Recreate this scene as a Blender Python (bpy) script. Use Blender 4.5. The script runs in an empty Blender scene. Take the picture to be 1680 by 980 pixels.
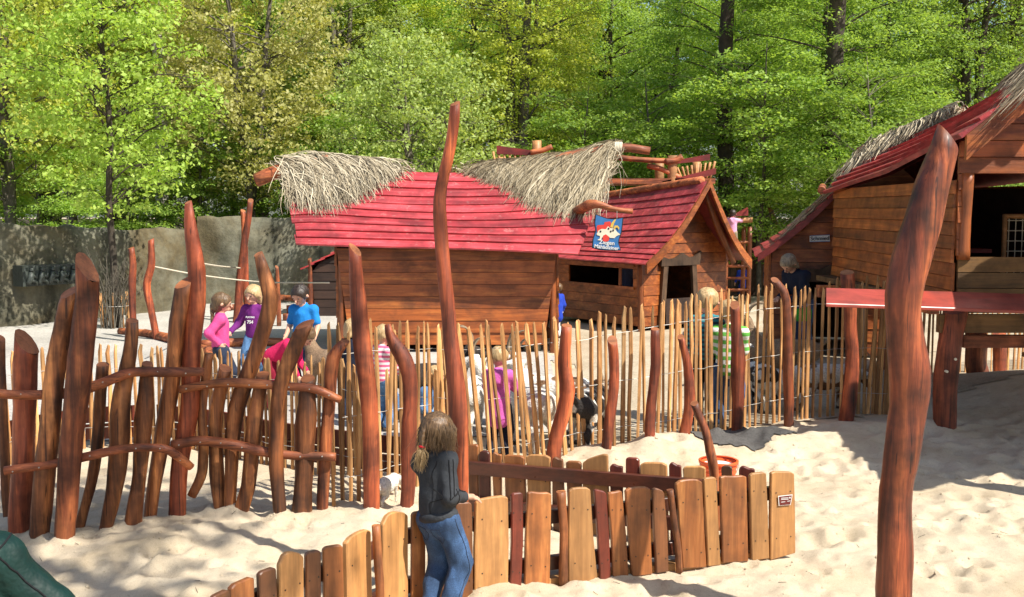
import bpy, math, random
import numpy as np
from mathutils import Vector, Matrix

random.seed(7)
RNG = np.random.default_rng(7)
S = bpy.context.scene
COL = S.collection

# ------------------------------------------------------------------ camera, sky, sun, exposure
W0, H0, F0 = 1680.0, 980.0, 1750.0          # photograph size and focal length in its pixels
HORIZON = 343.0
CAM_H = 2.38
PITCH = math.atan((H0 / 2 - HORIZON) / F0)
cam_d = bpy.data.cameras.new('camera')
cam = bpy.data.objects.new('camera', cam_d)
COL.objects.link(cam)
cam.location = (0, 0, CAM_H)
cam.rotation_euler = (math.pi / 2 - PITCH, 0, 0)
cam_d.sensor_width = 36.0
cam_d.lens = F0 / W0 * 36.0
cam_d.clip_end = 600
cam_d.clip_start = 0.05
S.camera = cam

SUN_DIR = Vector((0.82, -0.57, 0)).normalized() * math.cos(math.radians(50))
SUN_DIR.z = math.sin(math.radians(50))      # direction towards the sun
wd = bpy.data.worlds.new('World')
S.world = wd
wd.use_nodes = True
nt = wd.node_tree
nt.nodes.clear()
sky = nt.nodes.new('ShaderNodeTexSky')
sky.sky_type = 'NISHITA'
sky.sun_disc = False
sky.sun_elevation = math.radians(50)
sky.sun_rotation = math.atan2(SUN_DIR.x, SUN_DIR.y)
sky.air_density = 1.0
sky.dust_density = 1.5
bg = nt.nodes.new('ShaderNodeBackground')
bg.inputs['Strength'].default_value = 0.10
wo = nt.nodes.new('ShaderNodeOutputWorld')
nt.links.new(sky.outputs[0], bg.inputs[0])
nt.links.new(bg.outputs[0], wo.inputs[0])

sun_d = bpy.data.lights.new('sun', 'SUN')
sun_d.energy = 5.0
sun_d.angle = math.radians(0.53)
sun_d.color = (1.0, 0.94, 0.84)
sun = bpy.data.objects.new('sun', sun_d)
COL.objects.link(sun)
sun.location = (20, -10, 30)
sun.rotation_euler = (-SUN_DIR).to_track_quat('-Z', 'Y').to_euler()

S.view_settings.view_transform = 'Standard'
S.view_settings.look = 'None'
S.view_settings.gamma = 1
S.view_settings.exposure = 0.68
S.view_settings.use_curve_mapping = False
S.render.engine = 'CYCLES'
S.cycles.use_denoising = True
S.cycles.max_bounces = 9
S.cycles.transparent_max_bounces = 6
S.cycles.diffuse_bounces = 6
S.cycles.glossy_bounces = 2
S.cycles.transmission_bounces = 6
S.cycles.caustics_reflective = False
S.cycles.caustics_refractive = False

# ------------------------------------------------------------------ pixel -> place helpers
_cp, _sp = math.cos(PITCH), math.sin(PITCH)
def ray(px, py):
    u, v = (px - W0 / 2) / F0, -(py - H0 / 2) / F0
    return (u, _cp + v * _sp, -_sp + v * _cp)
def G(px, py, z=0.0):
    """where the sight line through a pixel meets the level z"""
    d = ray(px, py)
    t = (z - CAM_H) / d[2]
    return Vector((d[0] * t, d[1] * t, z))
def AT(px, py, y):
    """where the sight line through a pixel meets the upright plane at distance y"""
    d = ray(px, py)
    t = y / d[1]
    return Vector((d[0] * t, y, CAM_H + d[2] * t))
def SC(y):
    return F0 / y                            # pixels per metre at distance y (nearly)

# ------------------------------------------------------------------ noise
def _hash(ix, iy, iz, seed):
    h = (ix * 374761393 + iy * 668265263 + iz * 2147483647 + seed * 144665) & 0xFFFFFFFF
    h = ((h ^ (h >> 13)) * 1274126177) & 0xFFFFFFFF
    return ((h ^ (h >> 16)) & 0xFFFF) / 65535.0
def vnoise(x, y, z=None, seed=0):
    x = np.asarray(x, float); y = np.asarray(y, float)
    z = np.zeros_like(x) if z is None else np.asarray(z, float)
    xi, yi, zi = np.floor(x).astype(np.int64), np.floor(y).astype(np.int64), np.floor(z).astype(np.int64)
    fx, fy, fz = x - xi, y - yi, z - zi
    fx, fy, fz = [f * f * (3 - 2 * f) for f in (fx, fy, fz)]
    r = 0
    for a in (0, 1):
        for b in (0, 1):
            for c in (0, 1):
                wgt = (fx if a else 1 - fx) * (fy if b else 1 - fy) * (fz if c else 1 - fz)
                r = r + wgt * _hash(xi + a, yi + b, zi + c, seed)
    return r * 2 - 1

# ------------------------------------------------------------------ meshes and objects
ROOT = {}
def mesh_np(name, V, Q=None, T=None, smooth=False):
    me = bpy.data.meshes.new(name)
    V = np.asarray(V, np.float32)
    nq = 0 if Q is None else len(Q)
    nt_ = 0 if T is None else len(T)
    me.vertices.add(len(V))
    me.vertices.foreach_set('co', V.ravel())
    idx = []
    if nq: idx.append(np.asarray(Q, np.int32).ravel())
    if nt_: idx.append(np.asarray(T, np.int32).ravel())
    idx = np.concatenate(idx)
    me.loops.add(len(idx))
    me.loops.foreach_set('vertex_index', idx)
    me.polygons.add(nq + nt_)
    st = np.concatenate([np.arange(nq) * 4, nq * 4 + np.arange(nt_) * 3]).astype(np.int32)
    me.polygons.foreach_set('loop_start', st)
    if smooth:
        me.polygons.foreach_set('use_smooth', np.ones(nq + nt_, bool))
    me.update(calc_edges=True)
    me.validate()
    return me

def link(name, data, mat=None, parent=None, loc=None):
    o = bpy.data.objects.new(name, data)
    COL.objects.link(o)
    if parent is not None:
        o.parent = parent
    if loc is not None:
        o.location = loc
    if mat is not None and data is not None and not data.materials:
        data.materials.append(mat)
    return o

def wpos(o):
    p = Vector((0, 0, 0))
    while o is not None:
        p += o.location
        o = o.parent
    return p

def tag(o, label=None, cat=None, group=None, kind=None):
    if label: o['label'] = label
    if cat: o['category'] = cat
    if group: o['group'] = group
    if kind: o['kind'] = kind
    return o

def thing(name, loc, label, cat, group=None):
    o = link(name, None, loc=loc)
    o.empty_display_size = 0.1
    return tag(o, label, cat, group)

class MB:
    """collects shapes in world coordinates"""
    def __init__(s):
        s.v, s.f, s.n = [], [], 0
    def add(s, V, F):
        s.v.extend([tuple(p) for p in V])
        s.f.extend([tuple(i + s.n for i in f) for f in F])
        s.n += len(V)
        return s
    def box(s, c, size, rz=0.0, rx=0.0, ry=0.0):
        R = Matrix.Rotation(rz, 3, 'Z') @ Matrix.Rotation(ry, 3, 'Y') @ Matrix.Rotation(rx, 3, 'X')
        V = []
        for z in (-.5, .5):
            for x, y in ((-.5, -.5), (.5, -.5), (.5, .5), (-.5, .5)):
                V.append(Vector(c) + R @ Vector((x * size[0], y * size[1], z * size[2])))
        return s.add(V, [(3, 2, 1, 0), (4, 5, 6, 7), (0, 1, 5, 4), (1, 2, 6, 5), (2, 3, 7, 6), (3, 0, 4, 7)])
    def hexa(s, P):
        """8 corners: four of one face, then the four of the opposite face in the same order"""
        return s.add(P, [(3, 2, 1, 0), (4, 5, 6, 7), (0, 1, 5, 4), (1, 2, 6, 5), (2, 3, 7, 6), (3, 0, 4, 7)])
    def prism(s, poly, d):
        """polygon (list of points) pushed along vector d"""
        n = len(poly); d = Vector(d)
        V = [Vector(p) for p in poly] + [Vector(p) + d for p in poly]
        F = [tuple(range(n - 1, -1, -1)), tuple(range(n, 2 * n))]
        F += [(i, (i + 1) % n, n + (i + 1) % n, n + i) for i in range(n)]
        return s.add(V, F)
    def tube(s, pts, rad, seg=8, cap=True, slant0=None, slant1=None, lump=0.0, seed=0, flat=1.0, rings=0):
        P = [Vector(p) for p in pts]
        if not hasattr(rad, '__len__'):
            rad = [rad] * len(P)
        rad = list(rad)
        if len(rad) != len(P):
            rad = list(np.interp(np.linspace(0, 1, len(P)), np.linspace(0, 1, len(rad)), rad))
        if rings:
            P, rad = spline(P, rad, rings)
        n = len(P)
        rr = random.Random(seed)
        ph = [rr.uniform(0, 6.28) for _ in range(6)]
        hv = [rr.random() for _ in range(61)]
        V, F = [], []
        up = Vector((0, 0, 1))
        t0 = (P[1] - P[0]).normalized()
        x = t0.cross(Vector((0, 1, 0)) if abs(t0.y) < .9 else Vector((1, 0, 0))).normalized()
        for i in range(n):
            t = (P[min(i + 1, n - 1)] - P[max(i - 1, 0)])
            t = t.normalized() if t.length > 1e-9 else t0
            x = (x - t * x.dot(t)).normalized()
            y = t.cross(x)
            for k in range(seg):
                a = 2 * math.pi * k / seg
                r = rad[i]
                if lump:
                    r *= 1 + lump * .22 * (hv[(i * 7 + k * 3) % 61] - .5) * 2
                    q = i * 0.55
                    r *= 1 + lump * (.45 * math.sin(q * .9 + ph[0] + 1.0 * math.sin(a + ph[4])) + .35 * math.sin(2 * a + q * .35 + ph[1]) + .3 * math.sin(3 * a - q * .8 + ph[2]) + .25 * math.sin(a + 1.7 * q + ph[3]))
                p = P[i] + x * (math.cos(a) * r) + y * (math.sin(a) * r * flat)
                if i == n - 1 and slant1 is not None:
                    o = p - P[i]
                    p = p + t * (o.dot(Vector(slant1)))
                if i == 0 and slant0 is not None:
                    o = p - P[i]
                    p = p - t * (o.dot(Vector(slant0)))
                V.append(p)
        for i in range(n - 1):
            for k in range(seg):
                a, b = i * seg + k, i * seg + (k + 1) % seg
                F.append((a, b, b + seg, a + seg))
        if cap:
            s.caps = getattr(s, 'caps', []) + [s.n and len(s.f) + len(F) + 1 or len(F) + 1]
            F.append(tuple(range(seg - 1, -1, -1)))
            F.append(tuple(range((n - 1) * seg, n * seg)))
        return s.add(V, F)
    def build(s, name, mat, parent=None, origin=None, smooth=False, bevel=0.0, cut=None):
        o0 = Vector(origin) if origin is not None else (wpos(parent) if parent is not None else Vector((0, 0, 0)))
        me = bpy.data.meshes.new(name)
        me.from_pydata([tuple(Vector(p) - o0) for p in s.v], [], s.f)
        if smooth:
            for p in me.polygons:
                p.use_smooth = len(p.vertices) <= 4
        me.update()
        if cut is not None and getattr(s, 'caps', None):
            me.materials.append(mat); me.materials.append(cut)
            for c in s.caps: me.polygons[c].material_index = 1
        ob = link(name, me, mat, parent)
        ob.location = (o0 - wpos(parent)) if parent is not None else o0
        if bevel:
            m = ob.modifiers.new('bevel', 'BEVEL'); m.width = bevel; m.segments = 1; m.limit_method = 'ANGLE'
        return ob

def spline(P, rad, n):
    """smooth curve through the points, n rings"""
    P = [Vector(p) for p in P]
    if len(P) < 3:
        out, ro = [], []
        for i in range(n):
            u = i / (n - 1)
            out.append(P[0].lerp(P[-1], u)); ro.append(rad[0] + (rad[-1] - rad[0]) * u)
        return out, ro
    L = [0.0]
    for a, b in zip(P, P[1:]): L.append(L[-1] + (b - a).length)
    out, ro = [], []
    Q = [P[0] * 2 - P[1]] + P + [P[-1] * 2 - P[-2]]
    for i in range(n):
        d = L[-1] * i / (n - 1)
        k = 0
        while k < len(P) - 2 and d > L[k + 1]: k += 1
        u = (d - L[k]) / max(1e-9, L[k + 1] - L[k])
        a, b, c, e = Q[k], Q[k + 1], Q[k + 2], Q[k + 3]
        out.append(.5 * ((2 * b) + (c - a) * u + (2 * a - 5 * b + 4 * c - e) * u * u + (3 * b - a - 3 * c + e) * u ** 3))
        ro.append(rad[k] + (rad[k + 1] - rad[k]) * u)
    return out, ro

# ------------------------------------------------------------------ materials
def newmat(name):
    m = bpy.data.materials.new(name)
    m.use_nodes = True
    t = m.node_tree
    b = t.nodes['Principled BSDF']
    return m, t, b
def N(t, typ, **kw):
    n = t.nodes.new(typ)
    for k, v in kw.items():
        if k in n.inputs.keys():
            n.inputs[k].default_value = v
        else:
            setattr(n, k, v)
    return n
def ramp(t, fac, stops):
    r = t.nodes.new('ShaderNodeValToRGB')
    el = r.color_ramp.elements
    while len(el) < len(stops): el.new(0.5)
    for e, (p, c) in zip(el, stops):
        e.position = p; e.color = (c[0], c[1], c[2], 1)
    t.links.new(fac, r.inputs[0])
    return r.outputs[0]
def mix(t, fac, a, b, typ='MIX'):
    m = t.nodes.new('ShaderNodeMix'); m.data_type = 'RGBA'; m.blend_type = typ
    for s, v in ((0, fac), (6, a), (7, b)):
        if hasattr(v, 'is_linked') or hasattr(v, 'links'):
            t.links.new(v, m.inputs[s])
        else:
            m.inputs[s].default_value = v if s == 0 else (v[0], v[1], v[2], 1)
    return m.outputs[2]
def mulv(c, k): return (c[0] * k, c[1] * k, c[2] * k)

def wood(name, base, axis='z', vary=0.45, rough=0.5, grain=1.0, hue=None, coat=0.0, bump=0.25, stain=0.5, knots=False, faded=0.0, spread=(.72, 1.25)):
    """stained timber: long grain along one axis, blotches, knots, a tone of its own for every piece"""
    m, t, b = newmat(name)
    tc = N(t, 'ShaderNodeTexCoord'); oi = N(t, 'ShaderNodeObjectInfo')
    sc = {'x': (1.2, 16, 16), 'y': (16, .4, 16), 'z': (16, 16, 1.2)}[axis]
    off = N(t, 'ShaderNodeVectorMath', operation='SCALE'); off.inputs[0].default_value = (37, 53, 71)
    t.links.new(oi.outputs['Random'], off.inputs['Scale'])
    add = N(t, 'ShaderNodeVectorMath', operation='ADD')
    t.links.new(tc.outputs['Object'], add.inputs[0]); t.links.new(off.outputs[0], add.inputs[1])
    mp = N(t, 'ShaderNodeMapping'); mp.inputs['Scale'].default_value = tuple(k * grain for k in sc)
    t.links.new(add.outputs[0], mp.inputs['Vector'])
    n1 = N(t, 'ShaderNodeTexNoise', Scale=1.0, Detail=6.0, Roughness=.62, Distortion=.7)
    t.links.new(mp.outputs[0], n1.inputs['Vector'])
    n2 = N(t, 'ShaderNodeTexNoise', Scale=3.1, Detail=4.0, Roughness=.6)
    t.links.new(add.outputs[0], n2.inputs['Vector'])
    n3 = N(t, 'ShaderNodeTexNoise', Scale=38.0, Detail=3.0, Roughness=.7)
    t.links.new(mp.outputs[0], n3.inputs['Vector']); n3.inputs['Scale'].default_value = 3.0
    h = hue or base
    grainc = ramp(t, n1.outputs[0], [(.30, mulv(base, 1 - vary)), (.5, base), (.68, mulv(h, 1 + vary * .6))])
    blot = ramp(t, n2.outputs[0], [(.33, (1 - stain,) * 3), (.58, (1.08,) * 3)])
    c = mix(t, 1.0, grainc, blot, 'MULTIPLY')
    fine = ramp(t, n3.outputs[0], [(.35, (.72,) * 3), (.6, (1.06,) * 3)])
    c = mix(t, .7, c, fine, 'MULTIPLY')
    if knots:                                   # dark knots and long streaks
        mk = N(t, 'ShaderNodeMapping'); mk.inputs['Scale'].default_value = {'x': (2.2, 9, 9), 'y': (9, 2.2, 9), 'z': (9, 9, 2.2)}[axis]
        t.links.new(add.outputs[0], mk.inputs['Vector'])
        vo = N(t, 'ShaderNodeTexVoronoi', Scale=.55); t.links.new(mk.outputs[0], vo.inputs['Vector'])
        kc = ramp(t, vo.outputs['Distance'], [(.07, (.16, .13, .12)), (.16, (.6, .55, .5)), (.30, (1, 1, 1))])
        c = mix(t, .9, c, kc, 'MULTIPLY')
        mk2 = N(t, 'ShaderNodeMapping'); mk2.inputs['Scale'].default_value = {'x': (.5, 22, 22), 'y': (22, .5, 22), 'z': (22, 22, .5)}[axis]
        t.links.new(add.outputs[0], mk2.inputs['Vector'])
        n5 = N(t, 'ShaderNodeTexNoise', Scale=1.0, Detail=5.0, Roughness=.7); t.links.new(mk2.outputs[0], n5.inputs['Vector'])
        sc5 = ramp(t, n5.outputs[0], [(.33, (.42, .38, .36)), (.5, (1, 1, 1)), (.68, (1.22, 1.2, 1.15))])
        c = mix(t, .85, c, sc5, 'MULTIPLY')
        mk3 = N(t, 'ShaderNodeMapping'); mk3.inputs['Scale'].default_value = {'x': (.9, 60, 60), 'y': (60, .9, 60), 'z': (60, 60, .9)}[axis]
        t.links.new(add.outputs[0], mk3.inputs['Vector'])
        n8 = N(t, 'ShaderNodeTexNoise', Scale=1.0, Detail=2.0, Roughness=.5); t.links.new(mk3.outputs[0], n8.inputs['Vector'])
        cr = ramp(t, n8.outputs[0], [(.30, (.18, .15, .14)), (.36, (1, 1, 1))])
        c = mix(t, .85, c, cr, 'MULTIPLY')
    if faded:                                   # worn, chipped and sun-bleached paint
        n6 = N(t, 'ShaderNodeTexNoise', Scale=9.0, Detail=8.0, Roughness=.72); t.links.new(add.outputs[0], n6.inputs['Vector'])
        f6 = ramp(t, n6.outputs[0], [(.56, (0, 0, 0)), (.66, (faded,) * 3)])
        c = mix(t, f6, c, (.56, .30, .27))
        n7 = N(t, 'ShaderNodeTexNoise', Scale=1.6, Detail=5.0, Roughness=.6); t.links.new(add.outputs[0], n7.inputs['Vector'])
        f7 = ramp(t, n7.outputs[0], [(.35, (.62, .58, .58)), (.6, (1.12, 1.1, 1.1))])
        c = mix(t, .8, c, f7, 'MULTIPLY')
    hsv = N(t, 'ShaderNodeHueSaturation')
    mr = N(t, 'ShaderNodeMapRange'); mr.inputs['To Min'].default_value = spread[0]; mr.inputs['To Max'].default_value = spread[1]
    t.links.new(oi.outputs['Random'], mr.inputs['Value']); t.links.new(mr.outputs[0], hsv.inputs['Value'])
    t.links.new(c, hsv.inputs['Color']); t.links.new(hsv.outputs[0], b.inputs['Base Color'])
    rr = ramp(t, n2.outputs[0], [(.3, (rough + .15,) * 3), (.7, (max(.15, rough - .1),) * 3)])
    t.links.new(rr, b.inputs['Roughness'])
    if coat:
        b.inputs['Coat Weight'].default_value = coat; b.inputs['Coat Roughness'].default_value = .28
    bp = N(t, 'ShaderNodeBump', Strength=bump, Distance=.02)
    t.links.new(n1.outputs[0], bp.inputs['Height']); t.links.new(bp.outputs[0], b.inputs['Normal'])
    return m

def plain(name, col, rough=.7, noise=.25, scale=12.0, bump=0.0, metal=0.0, spec=None, var=0.0):
    m, t, b = newmat(name)
    tc = N(t, 'ShaderNodeTexCoord')
    n = N(t, 'ShaderNodeTexNoise', Scale=scale, Detail=4.0, Roughness=.6)
    t.links.new(tc.outputs['Object'], n.inputs['Vector'])
    c = ramp(t, n.outputs[0], [(.3, mulv(col, 1 - noise)), (.7, mulv(col, 1 + noise * .7))])
    if var:
        oi = N(t, 'ShaderNodeObjectInfo'); hsv = N(t, 'ShaderNodeHueSaturation')
        mr = N(t, 'ShaderNodeMapRange'); mr.inputs['To Min'].default_value = 1 - var; mr.inputs['To Max'].default_value = 1 + var
        t.links.new(oi.outputs['Random'], mr.inputs['Value']); t.links.new(mr.outputs[0], hsv.inputs['Value'])
        t.links.new(c, hsv.inputs['Color']); c = hsv.outputs[0]
    t.links.new(c, b.inputs['Base Color'])
    b.inputs['Roughness'].default_value = rough
    b.inputs['Metallic'].default_value = metal
    if spec is not None: b.inputs['Specular IOR Level'].default_value = spec
    if bump:
        bp = N(t, 'ShaderNodeBump', Strength=bump, Distance=.02)
        t.links.new(n.outputs[0], bp.inputs['Height']); t.links.new(bp.outputs[0], b.inputs['Normal'])
    return m

M = {}
M['log'] = wood('varnished_log', (.28, .070, .023), 'z', .6, .6, .6, hue=(.44, .14, .042), coat=.03, bump=.6, stain=.72, knots=True)
M['log_h'] = wood('varnished_rail', (.36, .10, .036), 'x', .5, .6, .6, hue=(.48, .16, .05), coat=.03, bump=.6, stain=.55, knots=True)
M['log_brown'] = wood('brown_log', (.27, .088, .027), 'z', .6, .6, .6, hue=(.48, .19, .06), coat=.03, bump=.6, stain=.7, knots=True)
M['log_red'] = wood('red_log', (.29, .060, .022), 'z', .55, .58, .6, hue=(.44, .11, .036), coat=.03, bump=.55, stain=.62, knots=True)
M['log_shaded'] = wood('shaded_varnished_log', (.22, .046, .017), 'z', .6, .5, .6, hue=(.38, .10, .032), coat=.1, bump=.6, stain=.72, knots=True)  # darker copy of the log, with the near post's shade put into its colour
M['cut_red'] = wood('stained_cut_end', (.36, .125, .045), 'x', .3, .6, 1.5, bump=.2, stain=.4)
M['cut'] = wood('cut_end', (.50, .24, .09), 'x', .3, .6, .6, bump=.2, stain=.35)
M['picket'] = wood('split_chestnut', (.50, .245, .085), 'z', .45, .7, 1.3, hue=(.64, .38, .16), bump=.4, stain=.4, spread=(.55, 1.3))
M['tan'] = wood('tan_plank', (.47, .225, .075), 'z', .22, .55, .8, hue=(.52, .265, .095), coat=.1, bump=.1, stain=.2)
M['brown'] = wood('brown_plank', (.34, .115, .032), 'z', .35, .45, .8, hue=(.42, .17, .05), coat=.15, bump=.15, stain=.45)
M['dkbrown'] = wood('dark_brown_plank', (.20, .075, .028), 'z', .35, .45, .8, coat=.15, bump=.15, stain=.45)
M['dkred'] = wood('dark_red_plank', (.16, .030, .016), 'z', .35, .4, .8, coat=.2, bump=.15, stain=.5)
M['rail'] = wood('dark_rail', (.075, .022, .012), 'x', .4, .35, .8, coat=.3, bump=.15, stain=.4)
M['beam'] = wood('tan_beam', (.50, .25, .085), 'x', .2, .55, .8, bump=.15, stain=.25)
M['wall'] = wood('hut_board', (.29, .074, .014), 'x', .36, .5, .7, hue=(.37, .118, .024), coat=.1, bump=.3, stain=.5)
M['wall_y'] = wood('hut_board_y', (.31, .082, .015), 'y', .36, .5, .7, hue=(.37, .118, .024), coat=.1, bump=.3, stain=.5)
M['wall_olive'] = wood('hut_board_olive', (.17, .085, .024), 'x', .4, .6, .7, bump=.3, stain=.5)
M['hut_post'] = wood('hut_post', (.27, .075, .02), 'z', .4, .45, .6, coat=.15, bump=.3, stain=.4)
M['dark_in'] = wood('shade_dark_board', (.035, .016, .009), 'x', .3, .7, .7, bump=.1)  # near-black: shade of hut interiors put into the colour; the shed itself is dark
M['old_wood'] = wood('weathered_board', (.085, .045, .022), 'z', .4, .8, .7, bump=.3)
M['roof'] = wood('red_roof_board', (.47, .050, .060), 'x', .25, .5, .5, hue=(.54, .085, .095), coat=.05, bump=.3, stain=.35, faded=.35)
M['roof_y'] = wood('red_roof_board_y', (.44, .040, .042), 'y', .25, .45, .5, hue=(.52, .08, .08), coat=.05, bump=.3, stain=.35, faded=.4)
M['counter'] = wood('red_counter', (.36, .055, .035), 'x', .2, .42, .6, coat=.15, bump=.08, stain=.35)
M['dk_roof'] = wood('dark_red_board', (.20, .022, .018), 'x', .3, .5, .5, bump=.15, stain=.4)
M['straw'] = plain('straw', (.42, .355, .235), .8, .45, 30)
M['rope'] = plain('rope', (.62, .55, .42), .85, .2, 60, .4)
M['wire'] = plain('wire', (.48, .46, .42), .5, .15, 30, metal=.5)
M['screw'] = plain('screw', (.05, .03, .02), .5, .2, 30)
M['bronze'] = plain('bronze', (.050, .060, .052), .45, .4, 18, .5)
M['orange'] = plain('orange_plastic', (.78, .11, .025), .35, .1, 6)
M['white'] = plain('white_plastic', (.74, .74, .72), .45, .06, 6)
M['black'] = plain('black_paint', (.012, .013, .018), .5, .1, 6)
M['blue_sign'] = plain('blue_paint', (.035, .155, .38), .45, .22, 4)
M['red_sign'] = plain('red_paint', (.62, .045, .03), .5, .12, 6)
M['cream_sign'] = plain('cream_paint', (.72, .66, .50), .5, .1, 6)
M['yellow_sign'] = plain('yellow_paint', (.62, .42, .08), .5, .15, 6)
M['maroon'] = plain('maroon_paint', (.12, .018, .016), .4, .1, 6)
M['bark_dark'] = plain('dark_bark', (.050, .038, .026), .9, .45, 5, .6)
M['bark_grey'] = plain('grey_bark', (.115, .10, .075), .9, .4, 5, .6)
M['bark_pale'] = plain('pale_bark', (.42, .40, .34), .85, .35, 4, .4)
# ------------------------------------------------------------------ ground
PITS = [(RNG.uniform(-4.5, 6.5), RNG.uniform(4.6, 11.5), RNG.uniform(.045, .12), RNG.uniform(.015, .05)) for _ in range(800)]
POST_PX = [(14, 852), (31, 879), (63, 890), (108, 897), (131, 868), (173, 874), (218, 870), (245, 859), (290, 857), (364, 850), (378, 853), (392, 856), (461, 861), (495, 856), (529, 853), (608, 851), (667, 848), (906, 765), (992, 750), (1067, 742), (1119, 732), (1208, 712), (1294, 698), (1390, 690), (1549, 717), (1465, 1050)]
POST_G = [G(*p) for p in POST_PX]
def _seg(x, y, a, b):
    ax, ay, bx, by = a[0], a[1], b[0], b[1]
    tt = np.clip(((x - ax) * (bx - ax) + (y - ay) * (by - ay)) / ((bx - ax) ** 2 + (by - ay) ** 2), 0, 1)
    return np.hypot(x - ax - tt * (bx - ax), y - ay - tt * (by - ay))
FA, FB = G(548, 843), G(1392, 690)            # ends of the tall picket fence on the ground
def gz(x, y, fine=True):
    x = np.asarray(x, float); y = np.asarray(y, float)
    near = 1 / (1 + np.exp((y - 12.6) * 2.2))
    pen = 1 / (1 + np.exp((y - (9.9 + .42 * (x + 1))) * 3.5)) # 1 in front of the fence
    far = 1 - 1 / (1 + np.exp((y - 10.6) * 3.0)) * 1.0
    amp = np.maximum(near * pen, .22 * near) * np.where((x < 1) & (y > 10.4), .12, 1.0)
    z = vnoise(x * .8, y * .8, seed=3) * .04
    z = z + vnoise(x * 2.1, y * 2.1, seed=5) * .02
    if fine:
        z = z + vnoise(x * 4.6, y * 4.6, seed=6) * .022 + vnoise(x * 9.5, y * 9.5, seed=8) * .014 + vnoise(x * 17, y * 17, seed=9) * .009
    z = z * amp
    # bank of raked-up sand along the tall fence, higher towards the stilts
    d = _seg(x, y, G(1010, 752), G(1490, 712))
    z = z + .13 * np.exp(-(d / .42) ** 2) * (1 + .5 * vnoise(x * 3, y * 3, seed=12))
    d = _seg(x, y, G(560, 862), G(80, 905))
    z = z + .045 * np.exp(-(d / .3) ** 2) * (1 + .7 * vnoise(x * 3, y * 3, seed=13))
    pz_ = 0
    for p in POST_G:
        pz_ = np.maximum(pz_, np.exp(-(((x - p.x) / .13) ** 2 + ((y - p.y) / .12) ** 2)))
    z = z + .04 * pz_ * (1 + .6 * vnoise(x * 9, y * 9, seed=31))
    z = z + .36 * np.exp(-(((x - 6.6) / 1.5) ** 2 + ((y - 13.0) / 1.5) ** 2))
    if fine:
        if x.size < 64:
            A = np.array(PITS)
            q = ((x.reshape(-1, 1) - A[:, 0]) ** 2 + (y.reshape(-1, 1) - A[:, 1]) ** 2) / (A[:, 2] ** 2)
            pz = np.where(q < 6, -A[:, 3] * np.exp(-q) + A[:, 3] * .55 * np.exp(-((np.sqrt(q) - 1.5) / .5) ** 2), 0).sum(1)
            return z + pz.reshape(x.shape) * amp
        for (px, py, r, dp) in PITS:
            q = ((x - px) ** 2 + (y - py) ** 2) / (r * r)
            mk = q < 6
            if np.any(mk):
                z = z + np.where(mk, (-dp * np.exp(-q) + dp * .55 * np.exp(-((np.sqrt(q) - 1.5) / .5) ** 2)), 0) * amp
    return z
def GZ(x, y):
    return float(gz(np.array([x]), np.array([y]))[0])
def GP(px, py, sink=0.0):
    """ground point seen at a pixel, on the real surface"""
    p = G(px, py)
    for _ in range(3):
        z = GZ(p.x, p.y)
        p = G(px, py, z)
    p.z -= sink
    return p

def axis(lo, a, b, hi, step, grow):
    mid = list(np.arange(a, b, step))
    l, s_, v = [], step, a
    while v > lo:
        s_ *= grow; v -= s_; l.append(v)
    r, s_, v = [], step, mid[-1]
    while v < hi:
        s_ *= grow; v += s_; r.append(v)
    return np.array(l[::-1] + mid + r)
gx = axis(-140, -4.6, 6.6, 140, .034, 1.13)
gy = axis(-60, 4.4, 12.6, 260, .034, 1.13)
XX, YY = np.meshgrid(gx, gy)
ZZ = gz(XX, YY)
V = np.stack([XX, YY, ZZ], -1).reshape(-1, 3)
nx, ny = len(gx), len(gy)
I = np.arange(nx * ny).reshape(ny, nx)
Q = np.stack([I[:-1, :-1], I[:-1, 1:], I[1:, 1:], I[1:, :-1]], -1).reshape(-1, 4)

def sand_mat():
    m, t, b = newmat('sand')
    tc = N(t, 'ShaderNodeTexCoord')
    n1 = N(t, 'ShaderNodeTexNoise', Scale=1.3, Detail=6.0, Roughness=.6)
    n2 = N(t, 'ShaderNodeTexNoise', Scale=26.0, Detail=6.0, Roughness=.75)
    n3 = N(t, 'ShaderNodeTexNoise', Scale=210.0, Detail=3.0, Roughness=.7)
    for n in (n1, n2, n3): t.links.new(tc.outputs['Object'], n.inputs['Vector'])
    c = ramp(t, n1.outputs[0], [(.3, (.58, .475, .325)), (.5, (.68, .575, .42)), (.72, (.74, .645, .495))])
    c2 = ramp(t, n2.outputs[0], [(.26, (.55, .50, .43)), (.40, (.97, .96, .95)), (.7, (1.05, 1.05, 1.05))])
    c3 = ramp(t, n3.outputs[0], [(.33, (.70, .66, .60)), (.52, (1, 1, 1))])
    c = mix(t, 1.0, c, c2, 'MULTIPLY'); c = mix(t, .8, c, c3, 'MULTIPLY')
    t.links.new(c, b.inputs['Base Color']); b.inputs['Roughness'].default_value = .95
    b.inputs['Specular IOR Level'].default_value = .15
    ad = N(t, 'ShaderNodeMath', operation='ADD'); t.links.new(n2.outputs[0], ad.inputs[0]); t.links.new(n3.outputs[0], ad.inputs[1])
    bp = N(t, 'ShaderNodeBump', Strength=.6, Distance=.03)
    t.links.new(ad.outputs[0], bp.inputs['Height']); t.links.new(bp.outputs[0], b.inputs['Normal'])
    return m
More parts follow.
